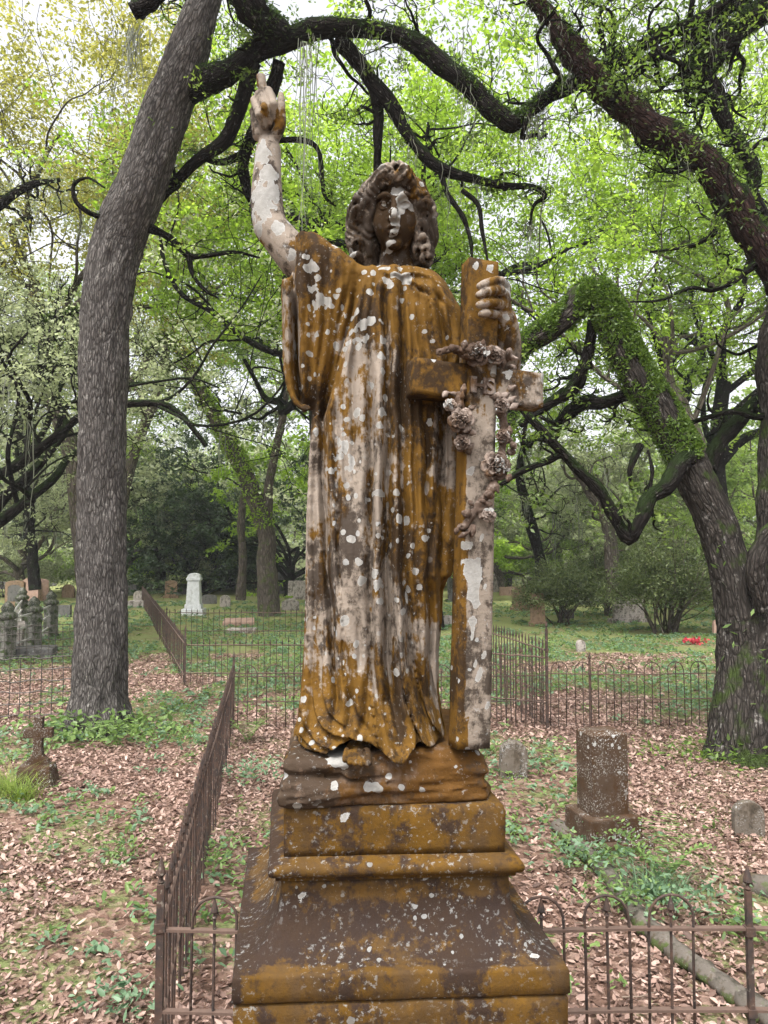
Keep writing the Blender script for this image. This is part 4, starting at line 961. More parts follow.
def leaf_quads(C_, size, rg, up=0.0, tint=None, aspect=.42, fold=False, hexa=False):
    n = len(C_); nrm = rg.normal(size=(n, 3)); nrm[:, 2] = np.abs(nrm[:, 2]) + up; nrm /= np.linalg.norm(nrm, axis=1)[:, None]
    a = np.cross(nrm, rg.normal(size=(n, 3))); a /= np.linalg.norm(a, axis=1)[:, None] + 1e-9; b_ = np.cross(nrm, a)
    s_ = np.asarray(size) * np.ones(n); s_ = s_[:, None]
    p0, p1, p2, p3 = C_ + a * s_, C_ + b_ * s_ * aspect - a * s_ * .1, C_ - a * s_, C_ - b_ * s_ * aspect - a * s_ * .1
    if fold: p1 = p1 + nrm * s_ * .25; p3 = p3 + nrm * s_ * .25 * rg.uniform(-.6, 1, (n, 1)); p0 = p0 + nrm * s_ * rg.uniform(-.1, .35, (n, 1))
    if hexa:
        k_ = rg.uniform(.75, 1.25, (n, 1)); fu = nrm * s_ * rg.uniform(.0, .42, (n, 1)); cu = nrm * s_ * rg.uniform(-.15, .45, (n, 1)); b2 = b_ * s_ * aspect * k_; j1, j2 = rg.uniform(.15, .6, (n, 1)), rg.uniform(.15, .6, (n, 1))
        V_ = np.stack([C_ + a * s_ + cu, C_ + b2 + a * s_ * j1 + fu, C_ + b2 * .8 - a * s_ * j2 + fu, C_ - a * s_ + cu * .6, C_ - b2 * .8 - a * s_ * j1 + fu, C_ - b2 + a * s_ * j2 + fu], 1).reshape(-1, 3)
        i6 = np.arange(n)[:, None] * 6; F_ = np.stack([i6 + np.array((0, 1, 2, 3)), i6 + np.array((0, 3, 4, 5))], 1).reshape(-1, 4)
        return V_, F_, np.repeat(rg.random(n) if tint is None else np.clip(tint, 0, 1), 6)
    V_ = np.stack([p0, p1, p2, p3], 1).reshape(-1, 3)
    F_ = np.arange(n * 4).reshape(-1, 4)
    tn = np.repeat(rg.random(n) if tint is None else np.clip(tint, 0, 1), 4)
    return V_, F_, tn
def leaf_obj(name, C_, size, mat, parent=None, rg=None, **kw):
    V_, F_, tn = leaf_quads(np.asarray(C_), size, rg or rng, **kw)
    return npmesh(name, V_, F_, mat, parent, smooth=False, attrs={'tint': ('FLOAT', tn)})
def greenmask(x, y):
    return fbm(x * .55 + 3, y * .55 + 1, x * 0 + 2, 4)
def in_ped(x, y): return (np.abs(x + .01) < .56) & (np.abs(y - 2.56) < .56)
# --- fallen leaves: a thick layer of curled leaves, thinning into the green patches
rl = np.random.default_rng(21)
n = 460000
yy = np.sqrt(rl.uniform(1.2 ** 2, 19 ** 2, n)); xx = rl.uniform(-.72, .72, n) * (yy + 1.5)
gm = greenmask(xx, yy); path = np.exp(-((xx + 2.9 + .16 * (yy - 4)) / 1.25) ** 2)
keep = (rl.random(n) < np.clip(.85 - (gm + .05 + .020 * np.clip(yy - 4.5, 0, 12)) * 3.2 + path * .6, .10, 1) * np.clip(1.25 - yy / 22, .25, 1)) & ~in_ped(xx, yy)
xx, yy = xx[keep], yy[keep]
zz = gh(xx, yy) + .03 * fbm(xx * .8, yy * .8, xx * 0, 3) + rl.uniform(.004, .03, len(xx))
sz = np.clip(rl.gamma(6, .0029, len(xx)), .008, .034) * (1 + .035 * yy)
o = leaf_obj('leaf_litter', np.stack([xx, yy, zz], 1), sz, M['litter'], rg=rl, up=1.5, hexa=True, aspect=.44, tint=rl.beta(1.15, 1.25, len(xx)))
tag(o, 'carpet of fallen pinkish brown oak leaves over the cemetery ground', 'fallen leaves', kind='stuff')
# --- low green plants in patches
n = 46000
yy = np.sqrt(rl.uniform(2.2 ** 2, 40 ** 2, n)); xx = rl.uniform(-.66, .66, n) * (yy + 1)
gm = greenmask(xx, yy) - .22 * np.exp(-((xx + 2.9 + .16 * (yy - 4)) / .9) ** 2)
keep = (rl.random(n) < np.clip((gm + .06 + .018 * np.clip(yy - 4.5, 0, 12)) * 3.2, .015, 1) * np.clip(1.55 - yy / 22, .22, 1)) & ~in_ped(xx, yy)
xx, yy, gm = xx[keep], yy[keep], gm[keep]
cs = np.stack([xx, yy, gh(xx, yy)], 1)
per = 9
C_ = np.repeat(cs, per, 0) + rl.normal(size=(len(cs) * per, 3)) * (.055, .055, .02); C_[:, 2] = np.abs(C_[:, 2] - np.repeat(cs[:, 2], per)) + np.repeat(cs[:, 2], per) + rl.uniform(.02, .07, len(C_))
sz = rl.uniform(.014, .034, len(C_)) * (1 + .03 * C_[:, 1])
half = rl.random(len(cs)) < .5; hm = np.repeat(half, per)
o = leaf_obj('ground_cover', C_[hm], sz[hm], M['plant'], rg=rl, up=1.0, tint=rl.beta(2, 2, hm.sum()), aspect=.42, hexa=True)
tag(o, 'fresh green seedlings and low weeds growing through the fallen leaves', 'weeds', kind='stuff')
o = leaf_obj('ground_cover', C_[~hm], sz[~hm], M['plant_blue'], rg=rl, up=1.2, tint=rl.beta(2, 2, (~hm).sum()), aspect=.5, hexa=True)
tag(o, 'bluish green broad leaved ground plants in loose patches', 'weeds', kind='stuff')
# --- twigs on the ground
mb = MB()
for k in range(150):
    y = math.sqrt(rl.uniform(9, 150)); x = rl.uniform(-.65, .65) * y; a = rl.uniform(0, PI); L = rl.uniform(.06, .28)
    p0 = np.array((x, y, .025)); d_ = np.array((math.cos(a), math.sin(a), rl.uniform(-.03, .08)))
    mb.tube([p0, p0 + d_ * L * .5 + rl.normal(size=3) * .012, p0 + d_ * L], [.0045, .004, .002], 4)
o = mb.build('fallen_twigs', simple('dead twig', (.16, .12, .09)), None); tag(o, 'small dead twigs scattered over the leaf litter', 'twigs', kind='stuff')

# ================================================================== FENCES
def Rz(a): return np.array([[math.cos(a), -math.sin(a), 0], [math.sin(a), math.cos(a), 0], [0, 0, 1]])
def finial(mb, x, z, s=1.0, y=0):
    prof = [(.006, 0), (.014, .008), (.007, .018), (.007, .024), (.019, .036), (.016, .050), (.008, .078), (.001, .105)]
    mb.lathe([(r_ * s, z_ * s) for r_, z_ in prof], (x, y, z), 8)
    for sg in (-1, 1): mb.add([(x + sg * .004, y - .004, z + .03 * s), (x + sg * .026 * s, y, z + .012 * s), (x + sg * .014 * s, y, z + .05 * s), (x + sg * .004, y + .004, z + .03 * s)], [(0, 1, 2), (1, 3, 2), (0, 2, 3), (0, 3, 1)])
def hoop_fence(name, a, b_, label, top=.93, r1=.78, r2=.42, module=.31, first=.0, posts=(0, 1), post_h=1.0, group=None, cat='fence', simple_=False, bow=0.0, spears=True, thick=1.0):
    a = np.array(a[:2]); b_ = np.array(b_[:2]); L = np.linalg.norm(b_ - a); ang = math.atan2(b_[1] - a[1], b_[0] - a[0])
    root = empty(name, (a[0], a[1], float(gh(np.array(a[0]), np.array(a[1])))), ang, label, cat, group)
    rg = np.random.default_rng(int(L * 1000) + 5)
    def sag(x): return .012 * math.sin(x * 2.1 + L)
    for z in (r1, r2):
        mb = MB(); nn = max(2, int(L / .5))
        pts = [(L * i / nn, 0, z + sag(L * i / nn)) for i in range(nn + 1)]
        V_ = []
        for i in range(nn):
            p, q_ = pts[i], pts[i + 1]
            mb.add([(p[0], -.014 * thick, p[2] - .006), (q_[0], -.014 * thick, q_[2] - .006), (q_[0], .014 * thick, q_[2] - .006), (p[0], .014 * thick, p[2] - .006), (p[0], -.014 * thick, p[2] + .006), (q_[0], -.014 * thick, q_[2] + .006), (q_[0], .014 * thick, q_[2] + .006), (p[0], .014 * thick, p[2] + .006)],
                   [(3, 2, 1, 0), (4, 5, 6, 7), (0, 1, 5, 4), (2, 3, 7, 6)] + ([(0, 4, 7, 3)] if i == 0 else []) + ([(1, 2, 6, 5)] if i == nn - 1 else []))
        mb.build('rail', M['rail'] if name == 'hoop_fence' and L < 3 else M['iron'], root)
    for pp in posts:
        mb = MB(); mb.box((L * pp, 0, post_h / 2), (.026, .026, post_h)); finial(mb, L * pp, post_h, 1.15); mb.box((L * pp, 0, r1), (.042, .042, .04)); mb.box((L * pp, 0, r2), (.040, .040, .035))
        mb.build('post', M['iron'], root, bevel=.003, seg=1)
    n = int((L - first) / module); k = 0; extra = MB()
    for i in range(n):
        xc = first + module * (i + .5); tw = rg.normal() * .012
        w = module * .34; zt = top + sag(xc)
        arc = [(xc - w + tw, 0, .04)] + [(xc - w + tw * .5, 0, r1)] + [(xc - w * math.cos(t_), 0, zt - w + w * math.sin(t_)) for t_ in np.linspace(.1, PI - .1, 9)] + [(xc + w + tw * .5, 0, r1), (xc + w + tw, 0, .04)]
        mbx = MB(); mbx.tube(arc, .0068 * thick, 6)
        if i < 48: mbx.build('hoop', M['iron'], root, smooth=True)
        else: extra.add(mbx.v, mbx.f)
        if spears:
            mbs = MB(); mbs.tube([(xc + tw, 0, .03), (xc + tw * .3, 0, zt - w * .9)], .0068 * thick, 6); finial(mbs, xc + tw * .3, zt - w * .95, .95)
            if i < 48: mbs.build('picket', M['iron'], root)
            else: extra.add(mbs.v, mbs.f)
    if extra.v: tag(extra.build('pickets_beyond', M['iron'], root), kind='stuff')
    return root
def picket_fence(name, a, b_, label, h=.95, r1=.8, r2=.25, gap=.11, posts=(0, 1), post_h=1.0, group=None, lean=0, r_=.007):
    a = np.array(a[:2]); b_ = np.array(b_[:2]); L = np.linalg.norm(b_ - a); ang = math.atan2(b_[1] - a[1], b_[0] - a[0])
    root = empty(name, (a[0], a[1], float(gh(np.array(a[0]), np.array(a[1])))), ang, label, 'fence', group)
    rg = np.random.default_rng(int(L * 777))
    for z in (r1, r2):
        mb = MB(); nn = 12
        mb.tube([(L * i / nn, rg.normal() * .006, z + rg.normal() * .004) for i in range(nn + 1)], .012, 4); mb.build('rail', M['rail'], root)
    for pp in posts:
        mb = MB(); mb.box((L * pp, 0, post_h / 2), (.034, .034, post_h)); finial(mb, L * pp, post_h, 1.2); mb.box((L * pp, 0, r1), (.05, .05, .04)); mb.build('post', M['iron'], root, bevel=.003, seg=1)
    n = int(L / gap); extra = MB()
    for i in range(1, n):
        x = L * i / n; hh = h * (1 + rg.normal() * .012); mbx = MB(); dy = rg.normal() * .01
        mbx.tube([(x, dy, .03), (x + rg.normal() * .004, 0, hh - .09)], r_, 5); mbx.lathe([(r_, 0), (.016, .02), (.012, .045), (.001, .11)], (x, 0, hh - .10), 6)
        if i < 98: mbx.build('picket', M['iron'], root)
        else: extra.add(mbx.v, mbx.f)
    if extra.v: tag(extra.build('pickets_beyond', M['iron'], root), kind='stuff')
    return root
def at(px, D): return np.array(((px - 384) / FPX * D, D))
GF = 'iron hoop fence runs around the monument plot'
hoop_fence('hoop_fence', at(167, 3.5), at(738, 3.5), 'rusty iron hoop fence right behind the pedestal, with arrow tips under the hoops', first=.10, module=.2995, posts=(1,), post_h=.96, group=GF)
hoop_fence('hoop_fence', at(740, 3.5), (3.9, 3.52), 'short run of rusty hoop fence past the end post at the right edge', first=.06, posts=(), group=GF)
picket_fence('picket_fence', at(167, 3.5), (-2.17, 10.8), 'long rusty picket fence running away from the near corner post, seen almost end on', h=.97, r1=.80, r2=.36, gap=.10, posts=(0, 1), post_h=.99)
hoop_fence('hoop_fence', (-2.17, 10.8), at(545, 10.8), 'low iron hoop fence crossing behind the angel between its two corner posts', module=.40, top=.93, r1=.76, r2=.40, posts=(), group=GF)
hoop_fence('hoop_fence', at(546, 10.8), at(722, 10.8), 'dark iron hoop fence ending at the fern covered oak on the right', module=.335, top=.95, r1=.78, r2=.42, posts=(.235,), post_h=.97, group=GF)
picket_fence('picket_fence', at(545, 10.8), at(452, 15.5), 'tall dark picket fence going back from the high corner post beside the cross', h=1.28, r1=1.12, r2=.5, gap=.13, posts=(0,), post_h=1.42, r_=.010)
picket_fence('picket_fence', at(545, 10.9), at(480, 11.4), 'short dense tall picket panel just right of the angel', h=1.15, r1=1.0, r2=.35, gap=.075, posts=(), r_=.008)
picket_fence('picket_fence', at(187, 14.2), at(143, 38), 'brown picket fence leading back along the path from its front corner', h=.95, r1=.8, r2=.2, gap=.26, posts=(0, .22), post_h=1.02, r_=.010)
picket_fence('picket_fence', at(187, 14.2), at(440, 14.2), 'thin picket fence across the green plot left of the angel', h=.9, r1=.78, r2=.25, gap=.115, posts=(), r_=.007)
picket_fence('picket_fence', at(160, 22), at(330, 22), 'thin far picket fence in front of the white monument', h=.9, r1=.78, r2=.25, gap=.16, posts=(1,), r_=.008)

# wire fence by the left oak
def wire_fence(a, b_, label, h=.95, gap=.15, rows=6):
    a = np.array(a[:2]); b_ = np.array(b_[:2]); L = np.linalg.norm(b_ - a); ang = math.atan2(b_[1] - a[1], b_[0] - a[0])
    root = empty('wire_fence', (a[0], a[1], 0), ang, label, 'fence'); rg = np.random.default_rng(9)
    for k in range(rows):
        mb = MB(); z = .06 + (h - .08) * k / (rows - 1)
        mb.tube([(L * i / 20, rg.normal() * .01, z + .012 * math.sin(i * .9 + k) + rg.normal() * .006) for i in range(21)], .008, 4); mb.build('horizontal_wire', M['wire'], root)
    for k in range(int(L / gap) + 1):
        mb = MB(); x = k * gap; mb.tube([(x, 0, .02), (x + rg.normal() * .01, 0, h * .5), (x, 0, h)], .007, 4); mb.build('upright_wire', M['wire'], root)
    for x in (0, L):
        mb = MB(); mb.tube([(x, 0, 0), (x, 0, h + .05)], .014, 6); mb.build('post', M['iron'], root)
wire_fence(at(-30, 11.2), at(80, 11.6), 'thin rusty wire mesh fence between the left edge and the big oak')
wire_fence(at(-30, 16.5), at(82, 17.5), 'second wire mesh fence in front of the mossy stone pillars', h=.9)

# ================================================================== GRAVES
def arc_outline(w, h, rise, n=10):
    pts = [(-w / 2, 0), (w / 2, 0), (w / 2, h - rise)]
    pts += [(w / 2 * math.cos(t_), h - rise + rise * math.sin(t_)) for t_ in np.linspace(0, PI, n)[1:-1]] + [(-w / 2, h - rise)]
    return pts
def headstone(px, D, w, h, th, mat, label, kind='round', base=None, rz=0, lean=0.0, cat='headstone', group='small headstones', tilt=0, xoff=0):
    x, y = at(px, D); root = empty('headstone', (x, y, float(gh(np.array(x), np.array(y))) - .02), rz, label, cat, group)
    z0 = 0
    if base:
        mb = MB(); mb.box((0, 0, base[1] / 2), (base[0], base[2], base[1])); mb.build('base', M[mat], root, bevel=.012); z0 = base[1] - .003
    mb = MB()
    o_ = {'round': arc_outline(w, h, w * .42), 'low': arc_outline(w, h, w * .16), 'flat': [(-w / 2, 0), (w / 2, 0), (w / 2, h * .97), (w / 2 - .01, h), (-w / 2 + .01, h), (-w / 2, h * .97)],
          'shoulder': [(-w / 2, 0), (w / 2, 0), (w / 2, h * .86), (w * .40, h * .86), (w * .38, h * .9), (w * .25, h * .97), (0, h), (-w * .25, h * .97), (-w * .38, h * .9), (-w * .40, h * .86), (-w / 2, h * .86)]}[kind]
    mb.prism([(a, b_ + z0) for a, b_ in o_], -th / 2, th / 2)
    s_ = mb.build('slab', M[mat], root, bevel=min(.012, th * .15))
    s_.rotation_euler = (tilt, lean, 0)
    return root
# near, individually seen
x, y = at(598, 6.6)
root = empty('pillar_gravestone', (x, y, -.02), R(14), 'tall rusty brown block gravestone with white lichen flecks on a stepped base', 'gravestone')
mb = MB(); mb.box((0, 0, .045), (.62, .60, .13)); mb.build('footing', M['grave_rust'], root, bevel=.012)
mb = MB(); mb.box((0, 0, .20), (.50, .44, .19)); mb.build('base', M['grave_rust'], root, bevel=.014)
mb = MB(); w_, d_ = .345, .27; mb.add([(-w_ / 2, -d_ / 2, .29), (w_ / 2, -d_ / 2, .29), (w_ / 2, d_ / 2, .29), (-w_ / 2, d_ / 2, .29), (-w_ / 2, -d_ / 2, .97), (w_ / 2, -d_ / 2, .97), (w_ / 2, d_ / 2, .97), (-w_ / 2, d_ / 2, .97), (-w_ / 2 + .05, -d_ / 2 + .06, 1.0), (w_ / 2 - .05, -d_ / 2 + .06, 1.0), (w_ / 2 - .05, d_ / 2 - .06, 1.0), (-w_ / 2 + .05, d_ / 2 - .06, 1.0)],
    [(3, 2, 1, 0), (0, 1, 5, 4), (1, 2, 6, 5), (2, 3, 7, 6), (3, 0, 4, 7), (4, 5, 9, 8), (5, 6, 10, 9), (6, 7, 11, 10), (7, 4, 8, 11), (8, 9, 10, 11)])
mb.build('shaft', M['grave_rust'], root, bevel=.005)
headstone(510, 8.5, .30, .42, .16, 'grave_speck', 'small white speckled stone just right of the pedestal, leaning slightly', 'round', lean=R(3))
headstone(740, 6.75, .26, .33, .09, 'grave_speck', 'little round topped marker alone in the leaves at the right edge', 'round', rz=R(-5))
# stone cross on a block
x, y = at(44, 8.15)
root = empty('stone_cross', (x, y, -.02), R(6), 'small dark rusty cross with pale lichen dots on a rough block near the left oak', 'grave cross')
mb = MB(); mb.add([(-.20, -.15, 0), (.20, -.15, 0), (.20, .15, 0), (-.20, .15, 0), (-.17, -.12, .27), (.16, -.12, .25), (.16, .12, .26), (-.17, .12, .28)], [(3, 2, 1, 0), (4, 5, 6, 7), (0, 1, 5, 4), (1, 2, 6, 5), (2, 3, 7, 6), (3, 0, 4, 7)])
mb.build('block', M['grave_rust'], root, bevel=.03)
mb = MB(); o_ = [(-.135, .25), (.135, .25), (.11, .31), (.055, .36), (.045, .42), (.045, .545), (.15, .545), (.15, .65), (.045, .65), (.05, .77), (-.05, .77), (-.045, .65), (-.15, .65), (-.15, .545), (-.045, .545), (-.045, .42), (-.055, .36), (-.11, .31)]
mb.prism(o_, -.04, .04); mb.build('cross', M['grave_rust'], root, bevel=.008)
# white monument
def monument2(px, D, s_, mat, label, cat='monument'):
    x, y = at(px, D); root = empty('grave_monument', (x, y, float(gh(np.array(x), np.array(y))) - .03), R(4), label, cat)
    mb = MB(); mb.box((0, 0, .13 * s_), (.80 * s_, .70 * s_, .26 * s_)); mb.build('base', M[mat], root, bevel=.02)
    mb = MB(); mb.box((0, 0, .34 * s_), (.60 * s_, .52 * s_, .17 * s_)); mb.build('step', M[mat], root, bevel=.02)
    mb = MB(); mb.lathe([(.36 * s_, .42 * s_), (.30 * s_, 1.30 * s_)], n=4); o_ = mb.build('shaft', M[mat], root, bevel=.015); o_.rotation_euler = (0, 0, PI / 4)
    mb = MB(); mb.box((0, 0, 1.35 * s_), (.52 * s_, .48 * s_, .10 * s_)); mb.prism([(a, b_ + 1.40 * s_) for a, b_ in arc_outline(.46 * s_, .18 * s_, .16 * s_)], -.20 * s_, .20 * s_); mb.build('cap', M[mat], root, bevel=.012)
monument2(195, 31, 1.12, 'grave_white', 'tall white marble monument standing alone beyond the path fence')
monument2(560 + 6, 60, 1.2, 'grave_grey', 'far grey monument between the shrubs right of the cross')
# left plot: mossy pillars with pipes
xsp = [(10, 17.5), (36, 19.5), (53, 22.5), (24, 25)]
for (px, D), lb in zip(xsp, ('mossy stone pillar nearest the left edge, at the plot front', 'mossy stone pillar in the middle of the front pipe rail', 'mossy stone pillar at the plot corner nearest the big oak', 'rearmost mossy stone pillar of the left plot')):
    x, y = at(px, D); root = empty('stone_pillar', (x, y, -.02), R(20), lb, 'pillar', 'mossy pillars of the left plot')
    rg = np.random.default_rng(px); mb = MB()
    prof = [(.26, 0), (.27, .1), (.22, .16), (.21, .7), (.23, .9), (.20, 1.0)]
    mb.lathe([(r_ * (1 + rg.normal() * .04), z) for r_, z in prof], n=4); mb.build('shaft', M['mossy_post'], root, bevel=.03)
    mb = MB(); mb.lathe([(.12, .985), (.22, 1.05), (.23, 1.12), (.13, 1.2), (.16, 1.28), (.09, 1.38), (.02, 1.44)], n=9); mb.build('cap', M['mossy_post'], root, smooth=True)
mb = MB()
for (a, b_) in ((0, 1), (1, 2), (0, 3)):
    p, q_ = at(*xsp[a]), at(*xsp[b_])
    for z in (.35, .68, .98):
        mbx = MB(); mbx.tube([(p[0], p[1], z), (q_[0], q_[1], z)], .028, 8)
        o = mbx.build('pipe_rail', M['pipe'], None, smooth=True)
        nm = {.35: 'lowest', .68: 'middle', .98: 'top'}[z]; wh = {(0, 1): 'between the first and middle pillars', (1, 2): 'between the middle and corner pillars', (0, 3): 'running back along the left side'}[(a, b_)]
        tag(o, f'{nm} pale pipe rail {wh} of the left plot', 'rail', 'pipe rails of the left plot')
headstone(17, 36, .85, 1.30, .3, 'grave_tan', 'brown arched headstone with a dark inset plate, far left', 'low', rz=R(10))
hs_ = bpy.data.objects['headstone.003'] if 'headstone.003' in bpy.data.objects else None
mbp = MB(); mbp.prism(arc_outline(.60, .8, .14), -.165, -.145)
pl = [o for o in COL.objects if o.type == 'EMPTY' and o.get('label', '').startswith('brown arched')][0]
po = mbp.build('plate', M['grave_dark'], pl); po.location = (0, 0, .30)
headstone(33, 39, 1.1, 1.35, .35, 'grave_pink', 'pinkish rounded headstone left of the big oak', 'round', rz=R(-14))
headstone(42, 40, .8, 1.25, .6, 'grave_pink', 'narrower pinkish tomb end touching the rounded pink headstone', 'low', rz=R(25))
headstone(4, 55, 1.6, 1.9, .3, 'grave_dark', 'dark slate headstone at the far left edge below the bushes', 'low', cat='headstone')
for (px, D, w, h, mat, kind, lb) in [
    (66, 30, .6, .5, 'grave_dark', 'flat', 'low dark stub stone beside the left oak trunk'), (52, 60, .9, .9, 'grave_dark', 'low', 'distant dark stone just left of the oak trunk'),
    (62, 72, 1.0, 1.0, 'grave_grey', 'flat', 'far pale stone seen left of the oak trunk'), (36, 66, 1.0, .8, 'grave_dark', 'flat', 'small distant black stone above the pink tomb'),
    (134, 58, 1.2, 1.5, 'grave_dark', 'flat', 'tall dark slab just right of the big oak'), (146, 60, 1.6, 1.6, 'grave_rust', 'flat', 'broad rusty red slab right of the big oak'),
    (157, 62, .8, 1.5, 'grave_grey', 'round', 'narrow grey stone beside the broad rusty slab'), (133, 47, .7, .7, 'grave_dark', 'flat', 'short black stone in the path gap right of the oak'),
    (150, 50, .6, .7, 'grave_dark', 'low', 'little dark stone below the rusty slab'), (183, 48, 1.6, .7, 'grave_dark', 'low', 'low wide dark stone left of the white monument'),
    (216, 52, .9, 1.0, 'grave_grey', 'shoulder', 'pale grey stone right of the white monument'), (232, 58, 1.4, .8, 'grave_white', 'flat', 'low whitish block behind the thin fence'),
    (250, 64, 1.0, 1.1, 'grave_tan', 'round', 'tan stone at the foot of the fern clad leaning tree'), (284, 48, 1.1, 1.7, 'grave_dark', 'shoulder', 'tall dark shouldered stone immediately left of the robe'),
    (298, 42, 1.1, .9, 'grave_grey', 'flat', 'squat grey block touching the left edge of the robe'), (291, 34, .8, .5, 'grave_grey', 'low', 'tiny low stone on the grass left of the robe'),
    (520, 34, .75, .95, 'grave_tan', 'shoulder', 'brown shouldered headstone on a wide base right of the cross'), (537, 26.5, .52, 1.02, 'grave_tan', 'flat', 'pale brown upright slab standing behind the tall fence post'),
    (579, 19.5, .22, .30, 'grave_grey', 'round', 'tiny grey marker alone on the open grass'), (505, 58, 1.0, 1.9, 'grave_dark', 'round', 'tall dark stone far behind the cross foot'),
    (512, 46, 1.6, .55, 'grave_pink', 'flat', 'low pinkish tomb top beyond the brown headstone'), (497, 50, .7, 1.3, 'grave_grey', 'round', 'slim grey stone next to the cross shaft'),
    (575, 48, 2.2, .5, 'grave_grey', 'flat', 'long pale ledger stone seen between the two shrubs'), (717, 23, .42, .55, 'grave_pink', 'round', 'pale buff stone at the right foot of the large shrub'),
    (627, 28, 1.2, 1.0, 'grave_grey', 'shoulder', 'grey headstone half hidden inside the large shrub'), (455, 40, .8, 1.3, 'grave_dark', 'low', 'dark stone glimpsed between the robe and the cross'),
    (447, 26, 1.0, .4, 'grave_grey', 'low', 'low grey stone between robe and cross on the grass'), (70, 44, .8, .8, 'grave_tan', 'round', 'small tan stone hard against the left side of the oak trunk'), (140, 41, .6, .6, 'grave_grey', 'round', 'short pale stone right of the oak, before the path fence end'), (172, 44, .7, .9, 'grave_tan', 'low', 'tan stone between the path fence and the white monument'), (210, 38, .8, .5, 'grave_dark', 'low', 'low dark stone on the lawn right of the white monument'), (226, 36, .5, .6, 'grave_grey', 'round', 'small pale rounded stone on the lawn left of the leaning trunk'), (296, 58, 1.0, 1.5, 'grave_grey', 'round', 'taller pale stone far back beside the sleeve side of the robe'), (532, 52, .9, 1.1, 'grave_grey', 'round', 'pale far stone above the brown shouldered headstone'), (548, 44, .8, .7, 'grave_pink', 'low', 'little pink stone left of the small shrub'),
    (565, 30, .6, .35, 'grave_dark', 'low', 'small dark stub on the grass below the ledger stone')]:
    headstone(px, D, w, h, .16 if w < 1.5 else .5, mat, lb, kind, base=(w * 1.25, .16, .4) if (h > .8 and D < 45) else None, rz=R(random.uniform(-14, 14)), lean=R(random.uniform(-3, 3)))
def ledger(px, D, w, d_, h, mat, label, rz=0, cat='tomb slab'):
    x, y = at(px, D); mb = MB(); mb.box((0, 0, h / 2), (w, d_, h)); o = mb.build('ledger_stone', M[mat], None, bevel=.03); o.location = (x, y, float(gh(np.array(x), np.array(y)))); o.rotation_euler = (0, 0, rz)
    tag(o, label, cat, 'flat tomb slabs')
ledger(143, 36, 1.3, .9, .30, 'grave_grey', 'pale box tomb at the far end of the brown path fence', R(8))
ledger(240, 27, 1.1, 1.8, .16, 'grave_pink', 'flat slab in the grass below the leaning fern clad tree', R(10))
ledger(243, 24, .9, .5, .14, 'grave_grey', 'small pale slab lying inside the thin far fence', R(0))
ledger(15, 20.5, 1.0, 1.9, .62, 'grave_grey', 'grey stone tomb inside the mossy pillar plot', R(12))
ledger(32, 18.2, 1.2, .8, .25, 'grave_dark', 'low dark slab in front of the mossy pillars', R(16))
ledger(570, 40, 3.0, 1.2, .30, 'grave_white', 'bright low slab glimpsed behind the small shrub', R(-4))
# kerb of rough stones crossing the near plot
kp = np.array([(at(553, 6.9)), (at(600, 5.9)), (at(640, 5.05)), (at(690, 4.55)), (at(745, 4.15)), (at(800, 3.9))])
kp = smoothpts(kp, 13)
labs = ['first rough kerb block by the base of the block gravestone', 'kerb block just below the block gravestone', 'kerb block under the fern clump', 'kerb block below the fern clump', 'mossy kerb block behind the second fence hoop', 'kerb block right of the second fence hoop', 'kerb block seen through the third fence hoop', 'cracked kerb block left of the end post', 'kerb block behind the end post', 'kerb block right of the end post', 'kerb block low at the right edge', 'last kerb block at the lower right corner']
for i in range(12):
    p, q_ = kp[i], kp[i + 1]; L = np.linalg.norm(q_ - p) * .97; c = (p + q_) / 2
    ang = math.atan2(q_[1] - p[1], q_[0] - p[0])
    V_, F_, _ = tube(np.array([(-L / 2, 0, .03), (-L * .48, 0, .05), (-L * .2, .005, .055), (L * .15, -.004, .055), (L * .48, 0, .05), (L / 2, 0, .03)]), [.05, .08, .085, .08, .08, .05], 10, jit=.05)
    V_ = np.array(V_); V_[:, 2] = .035 + (V_[:, 2] - .045) * .75; V_ += fbm(V_[:, 0] * 9 + i, V_[:, 1] * 9, V_[:, 2] * 9, 3)[:, None] * .03
    o = npmesh('kerb_stone', V_, F_, M['coping'], None); o.location = (c[0], c[1], 0); o.rotation_euler = (0, 0, ang); tag(o, labs[i], 'kerb stone', 'rough kerb stones of the near plot')
k2 = [at(735, 5.75), at(790, 5.4)]
o = npmesh('kerb_stone', *tube(np.array([(*k2[0], .02), (*(k2[0] * .5 + k2[1] * .5), .05), (*k2[1], .03)]), [.09, .10, .09], 9, jit=.06)[:2], M['coping'], None); tag(o, 'separate grey kerb stone at the right edge behind the fence', 'kerb stone', 'rough kerb stones of the near plot')
# red flowers
x, y = at(692, 20.8); rg = np.random.default_rng(3)
C_ = rg.normal(size=(90, 3)) * (.16, .10, .05) + (x, y, .12)
o = leaf_obj('flower_bunch', C_, .045, M['red'], rg=rg, aspect=.8); tag(o, 'bunch of red flowers lying under the right side of the large shrub', 'flowers')

# ---- thin haze volume added to lighten the distant wood
mb = MB(); mb.box((0, 320, 24.5), (900, 900, 53)); hz_ = mb.build('haze', None)
m = bpy.data.materials.new('added haze'); m.use_nodes = True; t = m.node_tree; t.nodes.clear()
pv = t.nodes.new('ShaderNodeVolumePrincipled'); pv.inputs['Density'].default_value = .0006; pv.inputs['Color'].default_value = (.95, .97, 1, 1); pv.inputs['Anisotropy'].default_value = 0.0
mo_ = t.nodes.new('ShaderNodeOutputMaterial'); t.links.new(pv.outputs[0], mo_.inputs['Volume']); hz_.data.materials.append(m); tag(hz_, kind='stuff')
